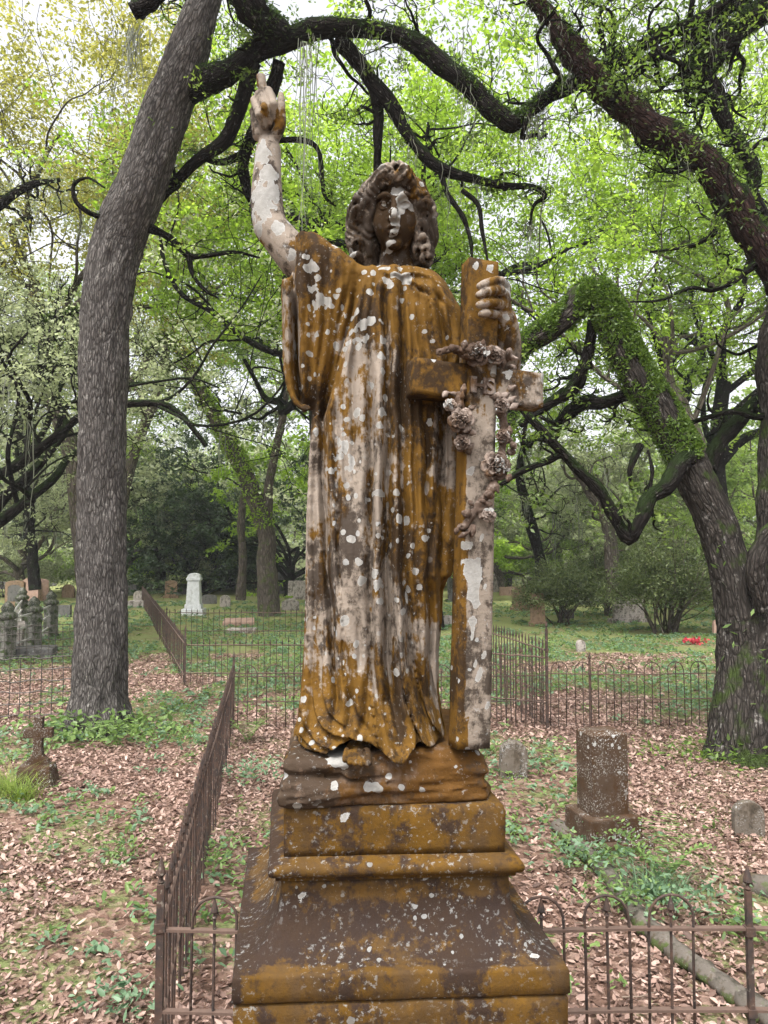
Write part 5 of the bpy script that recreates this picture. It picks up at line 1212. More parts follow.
# ================================================================== TREES
class Wood:
    def __init__(s): s.V = []; s.F = []; s.C = []; s.n = 0
    def add(s, V_, F_, C_): s.V.append(V_); s.F.append(F_ + s.n); s.C.append(C_); s.n += len(V_)
    def obj(s, name, mat, parent):
        if not s.V: return None
        return npmesh(name, np.vstack(s.V), np.vstack(s.F), mat, parent, attrs={'bark_co': ('FLOAT_VECTOR', np.vstack(s.C))})
def unit(v_): return v_ / (np.linalg.norm(v_) + 1e-9)
def grow(wood, p, d, L, r, lvl, rg, tips, wander=.38, up=.12, kids=(3, 5), maxlvl=3, nseg=7, droop=0.0, minr=.006, ratio=.62):
    pts = [p]; dd = unit(d); drift = rg.normal(size=3) * .25
    for i in range(nseg):
        dd = unit(dd + rg.normal(size=3) * wander + drift * .25 + np.array((0, 0, up - droop * (i / nseg))))
        pts.append(pts[-1] + dd * L / nseg)
    pts = np.array(pts); pf = smoothpts(pts, nseg * 3) if r > .018 else pts; rad = np.linspace(r, max(r * .35, minr), len(pf))
    V_, F_, C_ = tube(pf, rad, 8 if r > .08 else (5 if r > .025 else 3), jit=.07 if r > .08 else 0, rg=rg); wood.add(V_, F_, C_ + rg.uniform(0, 20, 3))
    if lvl >= maxlvl: tips.append(pts); return
    for k in range(rg.integers(kids[0], kids[1] + 1)):
        t_ = rg.uniform(.3, 1.0); i = min(int(t_ * nseg), nseg - 1); q_ = pts[i] + (pts[i + 1] - pts[i]) * (t_ * nseg - i)
        dr = unit(pts[i + 1] - pts[i]); side = rg.normal(size=3); side -= dr * (side @ dr); side = unit(side)
        grow(wood, q_, unit(dr * .65 + side * .9), L * rg.uniform(.5, .75), max(minr, np.interp(t_, [0, 1], [r, r * .35]) * ratio), lvl + 1, rg, tips, wander, up, kids, maxlvl, max(4, nseg - 1), droop, minr, ratio)
    tips.append(pts[nseg // 2:])
def foliage(tips, per, rg, spread=.35, size=.07, flat=.55):
    C_, T_ = [], []
    for p in tips:
        k = rg.poisson(per)
        if k == 0: continue
        t_ = rg.uniform(.25, 1, k) * (len(p) - 1); i = np.minimum(t_.astype(int), len(p) - 2); f = (t_ - i)[:, None]
        c = p[i] * (1 - f) + p[i + 1] * f
        # gather into sprays so that gaps stay open
        ns = max(1, k // 26); sc = rg.integers(0, ns, k); off = rg.normal(size=(ns, 3)) * spread * (1, 1, flat)
        c = c[sc % len(c)] * .6 + c * .4 + off[sc] + rg.normal(size=(k, 3)) * spread * .38 * np.array((1, 1, flat))
        C_.append(c); T_.append(np.clip(rg.normal(.5, .18) + rg.normal(size=k) * .14, 0, 1))
    return np.vstack(C_), np.concatenate(T_)
def strands(wood_pts, rg, n, lmin=.3, lmax=1.1, w=.012, per=9):
    """hanging moss: bundles of thin wavy ribbons below given points"""
    Vs, Fs, Ts = [], [], []; b0 = 0
    for k in range(n):
        c = wood_pts[rg.integers(0, len(wood_pts))]
        for j in range(per):
            L = rg.uniform(lmin, lmax); m_ = 7; p = c + rg.normal(size=3) * (.06, .06, .02)
            z = np.linspace(0, -L, m_); sx_ = np.cumsum(rg.normal(size=m_)) * .03; sy_ = np.cumsum(rg.normal(size=m_)) * .03
            pts = np.stack([p[0] + sx_, p[1] + sy_, p[2] + z], 1); a = rg.uniform(0, PI); wd = w * np.linspace(1, .3, m_)[:, None] * np.array((math.cos(a), math.sin(a), 0))
            V_ = np.stack([pts - wd, pts + wd], 1).reshape(-1, 3); i = np.arange(m_ - 1) * 2
            Vs.append(V_); Fs.append(np.stack([i, i + 1, i + 3, i + 2], 1) + b0); Ts.append(np.full(len(V_), rg.random())); b0 += len(V_)
    return np.vstack(Vs), np.vstack(Fs), np.concatenate(Ts)
def moss_obj(pts, rg, n, parent, **kw):
    V_, F_, T_ = strands(pts, rg, n, **kw); return npmesh('hanging_moss', V_, F_, M['moss_hang'], parent, smooth=False, attrs={'tint': ('FLOAT', T_)})
def ferns(pts, rad, rg, n, parent, size=.05, topbias=.5, name='fern_cover', mat='fern'):
    """small upright fronds over a limb, mostly on its upper side"""
    pts = smoothpts(pts, 120); rad = np.interp(np.linspace(0, 1, 120), np.linspace(0, 1, len(rad)), rad)
    k = rg.integers(0, 119, n); fk = rg.random(n)[:, None]; T_ = pts[k + 1] - pts[k]; T_ /= np.linalg.norm(T_, axis=1)[:, None]
    s_ = rg.normal(size=(n, 3)) + np.array((0, -.25, topbias * 2)); s_ -= T_ * (s_ * T_).sum(1)[:, None]; s_ /= np.linalg.norm(s_, axis=1)[:, None]
    dens = fbm(pts[k][:, 0] * 2.5 + s_[:, 0], pts[k][:, 1] * 2.5 + s_[:, 1], pts[k][:, 2] * 2.5, 3) > -.2
    C_ = (pts[k] * (1 - fk) + pts[k + 1] * fk + s_ * (rad[k] * rg.uniform(.95, 1.1, n) + rg.uniform(0, size * 1.0, n))[:, None])[dens]
    return leaf_obj(name, C_, rg.uniform(.6, 1.2, len(C_)) * size, M[mat], parent, rg=rg, up=.2, aspect=.34, tint=np.clip(rg.normal(.5, .22, len(C_)), 0, 1))
def limb(wood, pl, rp, n=None, nseg=14, jit=.09, rg=None, flare=None, rough=0):
    """pl: [(px,py,D)], rp: radius in px at that depth"""
    W_ = PL(pl); rad = np.array([r_ * p_[2] / FPX for r_, p_ in zip(rp, pl)])
    q_ = smoothpts(np.hstack([W_, rad[:, None]]), n or max(8, len(pl) * 5))
    V_, F_, C_ = tube(q_[:, :3], q_[:, 3], nseg, jit=jit, rg=rg, flare=flare)
    if rough:
        cc = np.repeat(q_[:, :3], nseg, 0); dv = V_ - cc; dv /= np.linalg.norm(dv, axis=1)[:, None] + 1e-9
        V_ = V_ + dv * (rough * (fbm(C_[:, 0] * 11, C_[:, 1] * 11, C_[:, 2] * 3.2, 4) + .8 * fbm(C_[:, 0] * 2.5, C_[:, 1] * 2.5, C_[:, 2] * 1.2 + 9, 2)))[:, None]
    wood.add(V_, F_, C_ + (rg or rng).uniform(0, 9, 3) * 0)
    return q_[:, :3], q_[:, 3]
def side_branches(wood, pts, rad, rg, n, L, tips, t0=.1, t1=1.0, dirb=(0, 0, .2), r=.5, **kw):
    for k in range(n):
        t_ = rg.uniform(t0, t1) * (len(pts) - 1); i = min(int(t_), len(pts) - 2)
        dr = unit(pts[i + 1] - pts[i]); s_ = rg.normal(size=3) + np.array(dirb); s_ -= dr * (s_ @ dr) * .7; l = L * rg.uniform(.5, 1.2)
        grow(wood, pts[i], unit(unit(s_) + dr * .3), l, min(rad[i] * r, .02 + l * .016), 1, rg, tips, **kw)
def basenoise(k=5, amp=.5, h=.8, ph=0): return lambda a, s: 1 + np.exp(-s / h) * (amp + amp * .6 * np.sin(a * k + ph))

# ---------- T1: big leaning oak on the left
rg = np.random.default_rng(101)
t1 = empty('live_oak', (*at(98, 10.9), 0), 0, 'big grey barked oak leaning right, its mossy limb arching over the angel', 'tree')
w_ = Wood()
tp, tr = limb(w_, [(99, 745, 10.75), (99, 715, 10.75), (100, 680, 10.75), (101, 600, 10.7), (101, 500, 10.7), (103, 400, 10.6), (107, 300, 10.5), (119, 240, 10.5), (137, 195, 10.4), (160, 130, 10.3), (182, 70, 10.2), (204, 5, 10.1), (222, -60, 10), (235, -140, 10)],
              [28, 27.5, 26, 24, 23.3, 23.3, 24, 24.5, 24.5, 23, 20.5, 17, 15, 12], n=300, nseg=90, jit=.0, rg=rg, flare=basenoise(6, .5, .26), rough=.055)
w_.obj('trunk', M['bark_oak'], t1)
w_ = Wood(); tips = []; LP = []
A = limb(w_, [(178, 92, 10.3), (205, 82, 10.2), (238, 66, 10.1), (270, 44, 10), (310, 32, 9.9), (360, 28, 9.8), (405, 38, 9.7), (445, 66, 9.6), (480, 98, 9.6), (508, 122, 9.6), (522, 118, 9.6), (545, 98, 9.6), (572, 84, 9.5), (610, 66, 9.4), (650, 42, 9.3), (700, 18, 9.2), (760, -20, 9)],
         [15, 14, 12.5, 12, 10.5, 8.5, 9, 10.5, 10.5, 9, 8, 7.5, 7.5, 7, 6.5, 6, 5], n=80, rg=rg, jit=.13)
B = limb(w_, [(232, -30, 9.4), (246, 0, 9.5), (262, 20, 9.7), (282, 34, 9.9)], [17, 16, 15, 13], rg=rg)
Cc = limb(w_, [(335, 40, 9.9), (350, 52, 10), (372, 82, 10.1), (378, 110, 10.2), (378, 135, 10.2), (377, 162, 10.3), (374, 200, 10.4)], [7, 8, 7.5, 6.5, 5, 4, 2], rg=rg, nseg=8)
Dd = limb(w_, [(372, 82, 10.1), (392, 105, 10.1), (404, 128, 10.1), (420, 150, 10.1), (440, 168, 10.1), (470, 178, 10.1), (505, 186, 10.1), (533, 187, 10.1), (545, 196, 10.1), (534, 205, 10.1), (530, 225, 10.1)], [8, 9.5, 7, 6, 6, 5, 3.8, 3, 2.4, 2, 1], rg=rg, nseg=8, n=44)
Ee = limb(w_, [(252, 62, 10.1), (246, 85, 10.2), (237, 115, 10.3), (225, 140, 10.4), (205, 155, 10.5), (185, 172, 10.6), (168, 190, 10.7), (158, 205, 10.7)], [9, 8.5, 8, 7.5, 6.5, 6.5, 5.5, 3], rg=rg, nseg=8, n=34)
Ff = limb(w_, [(280, 62, 10.1), (273, 85, 10.3), (262, 115, 10.6), (250, 140, 10.8), (243, 165, 10.9), (247, 190, 11), (252, 205, 11)], [7, 7, 7, 6.5, 6, 5, 2], rg=rg, nseg=8)
Gg = limb(w_, [(250, 150, 10.9), (225, 162, 11), (205, 158, 11.1), (190, 150, 11.1)], [4.5, 4, 3, 1.5], rg=rg, nseg=6)
Hh = limb(w_, [(262, 142, 10.7), (300, 140, 10.6), (318, 150, 10.6), (322, 180, 10.6), (326, 198, 10.6), (336, 206, 10.6)], [3.4, 3, 2.6, 2.3, 1.8, 1], rg=rg, nseg=6)
Ii = limb(w_, [(150, 228, 10.5), (170, 238, 10.6), (188, 255, 10.7), (205, 256, 10.8), (235, 252, 10.9), (260, 258, 11)], [5, 4, 3.4, 2.6, 2, 1], rg=rg, nseg=6)
Jj = limb(w_, [(188, 255, 10.7), (193, 275, 10.7), (205, 290, 10.7), (218, 298, 10.7)], [3, 2.4, 1.8, 1], rg=rg, nseg=6)
Kk = limb(w_, [(105, 218, 10.3), (88, 212, 10.2), (75, 200, 10.1), (74, 185, 10.1), (88, 178, 10), (105, 188, 9.9)], [3, 2.6, 2.2, 2, 1.5, .9], rg=rg, nseg=6)
Ll = limb(w_, [(440, 170, 10.1), (448, 195, 10.1), (462, 215, 10.1), (470, 238, 10.1), (472, 258, 10.1)], [3.5, 3, 2.8, 2.2, 1.2], rg=rg, nseg=6)
Mm = limb(w_, [(462, 190, 10), (478, 205, 10), (482, 230, 10), (488, 262, 10)], [3, 2.6, 2.2, 1.2], rg=rg, nseg=6)
Nn = limb(w_, [(132, 12, 9.5), (140, 8, 9.5), (152, 2, 9.5), (165, -12, 9.5)], [8, 9, 8, 8], rg=rg, nseg=8)
side_branches(w_, *A, rg, 12, 1.3, tips, .25, 1, (0, .2, .5), maxlvl=3, kids=(2, 3), wander=.55)
for br, n_, l_ in ((B, 3, 1.0), (Cc, 3, .6), (Dd, 9, .6), (Ee, 5, .8), (Ff, 4, .7), (Hh, 3, .45), (Ii, 3, .45)):
    side_branches(w_, *br, rg, n_, l_, tips, .2, 1, (0, .2, .1), maxlvl=2, kids=(2, 3), wander=.55, minr=.005)
side_branches(w_, tp[220:], tr[220:], rg, 8, 3.0, tips, .2, 1, (-.6, .4, .4), maxlvl=3, kids=(3, 4), wander=.45, r=.35)
w_.obj('limbs', M['bark_dark'], t1)
C_, T_ = foliage(tips, 34, rg, .22, .03)
leaf_obj('leaves', C_, rg.uniform(.025, .045, len(C_)), M['leaf_near'], t1, rg=rg, up=.5, tint=T_)
ferns(A[0], A[1], rg, 5200, t1, .026, .5, mat='fern_dark')
ferns(B[0], B[1], rg, 900, t1, .03, .3, mat='fern_dark')
moss_obj(np.vstack([A[0][20:], Dd[0]]), rg, 26, t1, lmin=.25, lmax=1.0, w=.006, per=8)
moss_obj(PL([(305, 42, 9.6), (307, 48, 9.6), (309, 44, 9.6)]), rg, 2, t1, lmin=1.6, lmax=2.9, w=.007, per=8)
moss_obj(PL([(125, 30, 9.6), (262 - 130, 30, 9.6), (470, 30, 9.5), (476, 20, 9.5)]), rg, 6, t1, lmin=.6, lmax=1.1, w=.008, per=6)
fe = rg.normal(size=(900, 3)) * (.5, .35, .12) + np.array((*at(100, 10.4), .14))
leaf_obj('base_ivy', fe, rg.uniform(.03, .07, 900), M['plant'], t1, rg=rg, up=.8, aspect=.6)

# ---------- T2: fern covered oak on the right
rg = np.random.default_rng(202)
t2 = empty('live_oak', (*at(742, 9.6), 0), 0, 'right oak with a bent trunk thick with green ferns, dropping behind the cross', 'tree')
w_ = Wood()
T2 = limb(w_, [(744, 772, 9.35), (743, 750, 9.4), (742, 720, 9.4), (742, 680, 9.5), (741, 640, 9.6), (735, 590, 9.6), (718, 530, 9.7), (700, 490, 9.7), (683, 452, 9.7), (660, 412, 9.7), (640, 380, 9.7), (622, 345, 9.7), (608, 312, 9.7), (596, 294, 9.7), (583, 298, 9.75), (566, 316, 9.8), (547, 330, 9.9), (530, 340, 10), (516, 352, 10), (510, 372, 10), (512, 400, 10), (506, 440, 10)],
          [31, 30, 28, 24, 22, 20.5, 19, 18.5, 17.5, 17, 16.5, 16, 15.5, 15, 13.5, 12, 11.5, 11, 11, 9, 8, 6], n=240, nseg=64, jit=0, rg=rg, flare=basenoise(5, .42, .38, 1), rough=.055)
S2 = limb(w_, [(748, 700, 9.5), (760, 640, 9.6), (770, 580, 9.7), (774, 520, 9.8), (776, 460, 9.9), (772, 400, 10), (770, 350, 10), (782, 300, 10), (800, 240, 10)], [26, 22, 19, 17, 15, 13, 12, 11, 9], nseg=20, n=50, rg=rg)
S3 = limb(w_, [(762, 610, 9.3), (755, 570, 9.2), (762, 545, 9.2), (780, 520, 9.2)], [8, 9, 8, 8], rg=rg)
w_.obj('trunk', M['bark_fern'], t2)
w_ = Wood(); tips = []
Vb = limb(w_, [(690, 455, 9.6), (677, 466, 9.4), (667, 486, 9.2), (650, 498, 9.1), (640, 520, 9), (629, 538, 9), (619, 524, 9), (608, 504, 9), (596, 486, 9), (580, 472, 9), (562, 452, 9), (545, 434, 9), (525, 412, 9), (512, 395, 9)], [11, 10, 8.5, 8, 8, 8, 7, 6.5, 6.5, 5.5, 5, 4.5, 4, 3], rg=rg, n=50, nseg=10)
V2 = limb(w_, [(566, 452, 9), (545, 462, 9), (520, 472, 9), (500, 485, 9)], [4, 3.5, 3, 2], rg=rg, nseg=6)
b1 = limb(w_, [(594, 320, 9.8), (590, 345, 9.9), (583, 368, 9.9), (575, 386, 9.9), (558, 398, 9.9), (538, 410, 9.9), (520, 425, 9.9)], [6, 6, 7, 8, 6.5, 5.5, 4], rg=rg, nseg=10)
b2 = limb(w_, [(632, 394, 9.9), (605, 402, 10.1), (580, 404, 10.3), (565, 416, 10.4), (552, 430, 10.5)], [6, 6.5, 7, 5.5, 5], rg=rg, nseg=10)
b3 = limb(w_, [(708, 470, 9.9), (718, 445, 10), (735, 425, 10.2), (752, 408, 10.4), (775, 390, 10.5)], [9, 8, 8, 7.5, 7], rg=rg, nseg=10)
b4 = limb(w_, [(640, 445, 9.6), (630, 470, 9.5), (632, 490, 9.5)], [4, 3, 1.5], rg=rg, nseg=6)
b5 = limb(w_, [(650, 490, 9.2), (652, 470, 9.2), (648, 450, 9.2)], [2.5, 2, 1.2], rg=rg, nseg=6)
for br, n_, l_ in ((b1, 6, .9), (b2, 4, .9), (b3, 4, .9), (Vb, 8, .55), (V2, 3, .6)):
    side_branches(w_, *br, rg, n_, l_, tips, .1, 1, (0, .3, .15), maxlvl=2, kids=(2, 4), wander=.5, minr=.005)
side_branches(w_, *S2, rg, 4, 2.0, tips, .55, 1, (-.5, .3, .3), maxlvl=3, kids=(2, 4), wander=.5)
w_.obj('limbs', M['bark_dark'], t2)
C_, T_ = foliage(tips, 18, rg, .22, .03)
leaf_obj('leaves', C_, rg.uniform(.025, .045, len(C_)), M['leaf_near'], t2, rg=rg, up=.5, tint=T_)
P2 = T2[0]; i0, i1 = 88, 184
ferns(P2[i0:i1], T2[1][i0:i1], rg, 26000, t2, .033, .5)
ferns(P2[176:], T2[1][176:], rg, 3000, t2, .032, .3)
ferns(P2[12:68], T2[1][12:68], rg, 90, t2, .06, .0, mat='plant')
fe = rg.normal(size=(700, 3)) * (.6, .3, .08) + np.array((*at(735, 9.1), .10))
leaf_obj('base_moss', fe, rg.uniform(.02, .05, 700), M['fern'], t2, rg=rg, up=.8)

# ---------- T3: tree out of frame on the right with big limbs crossing the sky
rg = np.random.default_rng(303)
t3 = empty('live_oak', (*at(960, 10.2), 0), 0, 'oak beyond the right edge sending a thick reddish limb diagonally across the upper right', 'tree')
w_ = Wood(); tips = []
limb(w_, [(960, 735, 10.2), (950, 600, 10), (900, 460, 9.6), (850, 370, 9.3)], [45, 38, 32, 26], nseg=18, n=24, rg=rg)
a3 = limb(w_, [(850, 370, 9.3), (800, 305, 9.1), (768, 262, 9), (745, 222, 9), (722, 184, 9), (698, 158, 9), (668, 138, 9), (640, 120, 9), (615, 98, 9), (592, 72, 9), (572, 50, 9), (556, 25, 9), (540, 5, 9), (515, -30, 9)],
          [22, 17, 15, 14.5, 15, 16, 16, 16, 15, 14, 12.5, 10, 8, 6], n=80, nseg=18, jit=.12, rg=rg)
w_.obj('trunk', M['bark_red'], t3)
w_ = Wood()
b3_ = limb(w_, [(900, -100, 9.4), (830, -40, 9.4), (780, -2, 9.4), (750, 18, 9.4), (722, 44, 9.4), (700, 68, 9.4), (688, 80, 9.4)], [22, 18, 15, 13, 14, 15, 12], n=36, rg=rg)
c3 = limb(w_, [(696, 72, 9.4), (712, 90, 9.4), (724, 118, 9.4), (738, 142, 9.4), (752, 166, 9.4), (753, 186, 9.4), (744, 200, 9.3)], [11, 9, 8, 8.5, 8, 6.5, 5], n=34, rg=rg, nseg=10)
d3 = limb(w_, [(620, 84, 9.2), (650, 60, 9.3), (690, 40, 9.4), (730, 8, 9.5), (768, -18, 9.5)], [6, 7, 7, 6, 6], rg=rg, nseg=8)
e3 = limb(w_, [(735, 205, 9), (720, 220, 9), (712, 235, 9), (690, 246, 9), (650, 252, 9)], [4.5, 3.6, 3, 2, 1], rg=rg, nseg=6)
f3 = limb(w_, [(758, 262, 9), (735, 280, 9), (712, 290, 9), (690, 288, 9), (662, 300, 9), (630, 302, 9)], [4, 3.2, 2.6, 2.2, 1.6, 1], rg=rg, nseg=6)
g3 = limb(w_, [(752, 190, 9.4), (764, 215, 9.4), (775, 240, 9.4)], [6, 5, 4], rg=rg, nseg=8)
side_branches(w_, *a3, rg, 14, .9, tips, .3, 1, (0, .3, .1), maxlvl=3, kids=(2, 3), wander=.55, r=.3)
side_branches(w_, *b3_, rg, 12, 1.3, tips, .3, 1, (-.4, .3, .1), maxlvl=3, kids=(2, 4), wander=.55, r=.35)
for br, n_, l_ in ((c3, 7, .8), (d3, 8, 1.0), (e3, 4, .5), (f3, 6, .6)): side_branches(w_, *br, rg, n_, l_, tips, .1, 1, (0, .3, .1), maxlvl=2, kids=(2, 4), wander=.55, minr=.005)
w_.obj('limbs', M['bark_dark'], t3)
C_, T_ = foliage(tips, 20, rg, .22, .03)
leaf_obj('leaves', C_, rg.uniform(.025, .045, len(C_)), M['leaf_near'], t3, rg=rg, up=.5, tint=T_)
for br, n_ in ((a3, 2400), (b3_, 1700), (c3, 500)): ferns(br[0], br[1], rg, n_, t3, .028, .35, mat='fern_dark')
moss_obj(np.vstack([a3[0][30:], b3_[0], d3[0]]), rg, 30, t3, lmin=.2, lmax=.8, w=.006, per=7)

# ---------- generic trees
def tree(px, D, H, label, leafm='leaf_mid', rg_=1, r=.3, nleaf=9000, lsize=.07, lean=(0, 0), bark='bark_far', fork=.35, spread=.55, group='trees of the surrounding wood', nl=7, crown_w=1.0, moss=0, low=.0, kids=(3, 5), maxlvl=3, wander=.36, zmin=0):
    rg = np.random.default_rng(rg_); x, y = at(px, D); root = empty('tree', (x, y, float(gh(np.array(x), np.array(y)))), 0, label, 'tree', group)
    w_ = Wood(); tips = []
    hb = H * fork; pts = [np.array((x, y, -.1))]
    for i in range(1, 7): pts.append(np.array((x + lean[0] * (i / 6) ** 1.3 + rg.normal() * .12 * i / 3, y + lean[1] * i / 6 + rg.normal() * .12 * i / 3, hb * i / 6)))
    pts = smoothpts(np.array(pts), 18); rad = np.linspace(r, r * .62, 18)
    V_, F_, C_ = tube(pts, rad, 12, jit=.07, rg=rg, flare=basenoise(5, .2, .5)); w_.add(V_, F_, C_)
    for k in range(nl):
        a = 2 * PI * (k + rg.uniform(-.3, .3)) / nl; el = rg.uniform(.15, 1.2); i = rg.integers(11 if low == 0 else 6, 18)
        d_ = np.array((math.cos(a) * spread * 1.7 * crown_w, math.sin(a) * spread * 1.7 * crown_w, el))
        grow(w_, pts[i], d_, (H - hb) * rg.uniform(.5, .85), rad[i] * rg.uniform(.4, .65), 0, rg, tips, wander, .10, kids, maxlvl, 7, 0, .008, .55)
    w_.obj('trunk', M[bark], root)
    C_, T_ = foliage(tips, nleaf / max(1, len(tips)), rg, .05 * H ** .5 * 1.6 + .15, lsize)
    keep = rg.random(len(C_)) < np.where(np.abs(C_[:, 0] / np.maximum(C_[:, 1], 1)) < .62, 1, .25)   # thinner where only the side views see it
    keep &= C_[:, 2] > zmin + .8 * fbm(C_[:, 0] * .6, C_[:, 1] * .6, C_[:, 2] * 0, 2)
    C_, T_ = C_[keep], T_[keep]
    if low: C_[:, 2] = np.maximum(C_[:, 2], .3)
    leaf_obj('crown', C_, rg.uniform(.7, 1.25, len(C_)) * lsize, M[leafm], root, rg=rg, up=.4, tint=T_, aspect=.55)
    if moss:
        pp = np.vstack([t_ for t_ in tips]); moss_obj(pp, rg, moss, root, lmin=.5, lmax=2.0, w=.012 * D / 25 + .008, per=5)
    return root
# tall bright canopy trees that close the sky behind the angel
tree(335, 21, 20, 'tall oak with bright spring leaves behind the raised hand', 'leaf_spring', 11, .38, 46000, .070, (-1, 0), 'bark_dark', .58, nl=8, moss=10, zmin=9.0)
tree(430, 25, 22, 'tall bright green oak directly behind the head of the angel', 'leaf_spring', 12, .4, 44000, .076, (-.5, 0), 'bark_dark', .55, nl=9, moss=8, zmin=8.5)
tree(728, 24, 21, 'bright leaved oak rising above the fern covered bend', 'leaf_spring', 13, .24, 40000, .074, (-2.0, 0), 'bark_far', .46, nl=8, moss=8)
tree(735, 27, 21, 'green oak standing beyond the right oak trunk', 'leaf_spring', 14, .4, 36000, .078, (-1, 0), 'bark_dark', .42, nl=8)
tree(97, 24, 23, 'yellowish leaved tree at the upper left behind the big oak', 'leaf_yellow', 15, .35, 58000, .068, (-2.4, 0), 'bark_far', .5, nl=8, moss=26, zmin=8.5)
tree(-60, 17, 13, 'grey leaved oak reaching in from the left edge with mossy limbs', 'leaf_grey', 16, .35, 32000, .052, (1, 0), 'bark_dark', .3, nl=8, moss=26)
tree(103, 37, 24, 'pale green tree between the big oak and the raised arm', 'leaf_mid', 17, .35, 48000, .095, (3.5, 0), 'bark_far', .55, nl=8, moss=22)
# middle distance wood
mid = [(20, 42, 13, 'leaf_grey', 'greyish tree low at the far left behind the dark headstone'), (118, 50, 15, 'leaf_grey', 'hazy olive tree seen just right of the big trunk'),
       (160, 66, 17, 'leaf_mid', 'crooked forked tree standing over the rusty slab'), (225, 55, 15, 'leaf_grey', 'silvery leaved tree above the white monument'),
       (330, 52, 18, 'leaf_mid', 'mid green tree hidden behind the sleeve'), (430, 60, 18, 'leaf_grey', 'olive tree behind the robe and cross'),
       (505, 48, 14, 'leaf_mid', 'tree seen through the gap right of the cross arm'), (560, 56, 16, 'leaf_grey', 'pale mossy tree above the small shrub'),
       (620, 44, 13, 'leaf_grey', 'greyish tree behind the V shaped branch'), (690, 52, 15, 'leaf_mid', 'green tree behind the bend of the right oak'),
       (770, 40, 14, 'leaf_mid', 'leafy tree in the gap at the right edge'), (380, 38, 17, 'leaf_spring', 'spring green tree right behind the angel torso')]
for k, (px, D, H, lm, lb) in enumerate(mid):
    tree(px, D, min(H, 14), lb, lm, 40 + k, .30, 26000, .12, (random.uniform(-1.5, 1.5), 0), 'bark_far', .26, nl=8, low=1, moss=12 if lm == 'leaf_grey' else 0)
far = [(-40, 85, 'leaf_mid'), (40, 78, 'leaf_dark'), (105, 95, 'leaf_grey'), (170, 100, 'leaf_spring'), (235, 88, 'leaf_mid'), (300, 80, 'leaf_grey'), (365, 100, 'leaf_mid'), (430, 92, 'leaf_spring'), (500, 84, 'leaf_mid'), (545, 100, 'leaf_spring'), (610, 90, 'leaf_grey'), (670, 80, 'leaf_mid'), (740, 95, 'leaf_mid'), (800, 80, 'leaf_grey')]
fl_ = ['beyond the left edge', 'behind the far left headstones', 'hidden partly by the big oak trunk', 'brightest behind the path end', 'behind the white monument', 'left of the robe hem', 'straight behind the robe', 'behind the robe edge and cross', 'behind the cross garland', 'bright yellow green right of the cross', 'behind the V branch', 'behind the large shrub', 'behind the right oak trunk', 'beyond the right edge']
for k, ((px, D, lm), f_) in enumerate(zip(far, fl_)):
    tree(px, D, 17, 'distant woodland tree ' + f_, lm, 70 + k, .35, 14000, .22, (0, 0), 'bark_far', .15, nl=9, low=1, group='far trees closing the view', maxlvl=2, crown_w=1.2)
# dark evergreens
for k, (px, D, H, lb) in enumerate([(288, 44, 15, 'dark glossy evergreen with drooping boughs left of the robe'), (205, 50, 8, 'smaller dark evergreen behind the white monument')]):
    tree(px, D, H, lb, 'leaf_dark', 90 + k, .25, 22000, .12, (0, 0), 'bark_dark', .12, nl=12, low=1, group='dark evergreens', crown_w=.8)

# ---------- leaning mossy tree, left middle
rg = np.random.default_rng(404)
t4 = empty('tree', (*at(268, 31), 0), 0, 'leaning trunk clothed in green ferns, bent over like a hook behind the left side', 'tree', 'trees of the surrounding wood')
w_ = Wood(); tips = []
a4 = limb(w_, [(269, 618, 31), (268, 590, 31), (267, 560, 31), (265, 530, 31), (250, 484, 31), (236, 455, 31), (222, 430, 31), (207, 402, 31), (193, 375, 31), (180, 348, 31), (168, 336, 31), (157, 337, 31), (150, 350, 31), (144, 368, 31), (132, 380, 31), (118, 392, 31)], [12, 10.5, 9.5, 9, 9, 8.5, 8, 8, 8, 7.5, 6.5, 6, 5, 4.5, 4, 3], n=70, rg=rg)
b4_ = limb(w_, [(266, 520, 31), (270, 480, 31), (278, 440, 31), (285, 405, 31), (288, 370, 31), (284, 330, 31)], [6, 4.5, 4, 3.5, 3, 2], rg=rg)
c4 = limb(w_, [(240, 600, 33), (243, 560, 33), (241, 520, 33), (246, 480, 33)], [5, 4, 4, 3], rg=rg)
side_branches(w_, *a4, rg, 10, 2.5, tips, .5, 1, (0, 0, .3), maxlvl=2, kids=(2, 3), wander=.5)
side_branches(w_, *b4_, rg, 10, 3.0, tips, .4, 1, (0, 0, .3), maxlvl=2, kids=(2, 3), wander=.5)
w_.obj('trunk', M['bark_far'], t4)
C_, T_ = foliage(tips, 60, rg, .5, .09); leaf_obj('leaves', C_, rg.uniform(.06, .11, len(C_)), M['leaf_grey'], t4, rg=rg, tint=T_)
ferns(a4[0][14:58], a4[1][14:58], rg, 5200, t4, .10, .25, mat='leaf_spring')
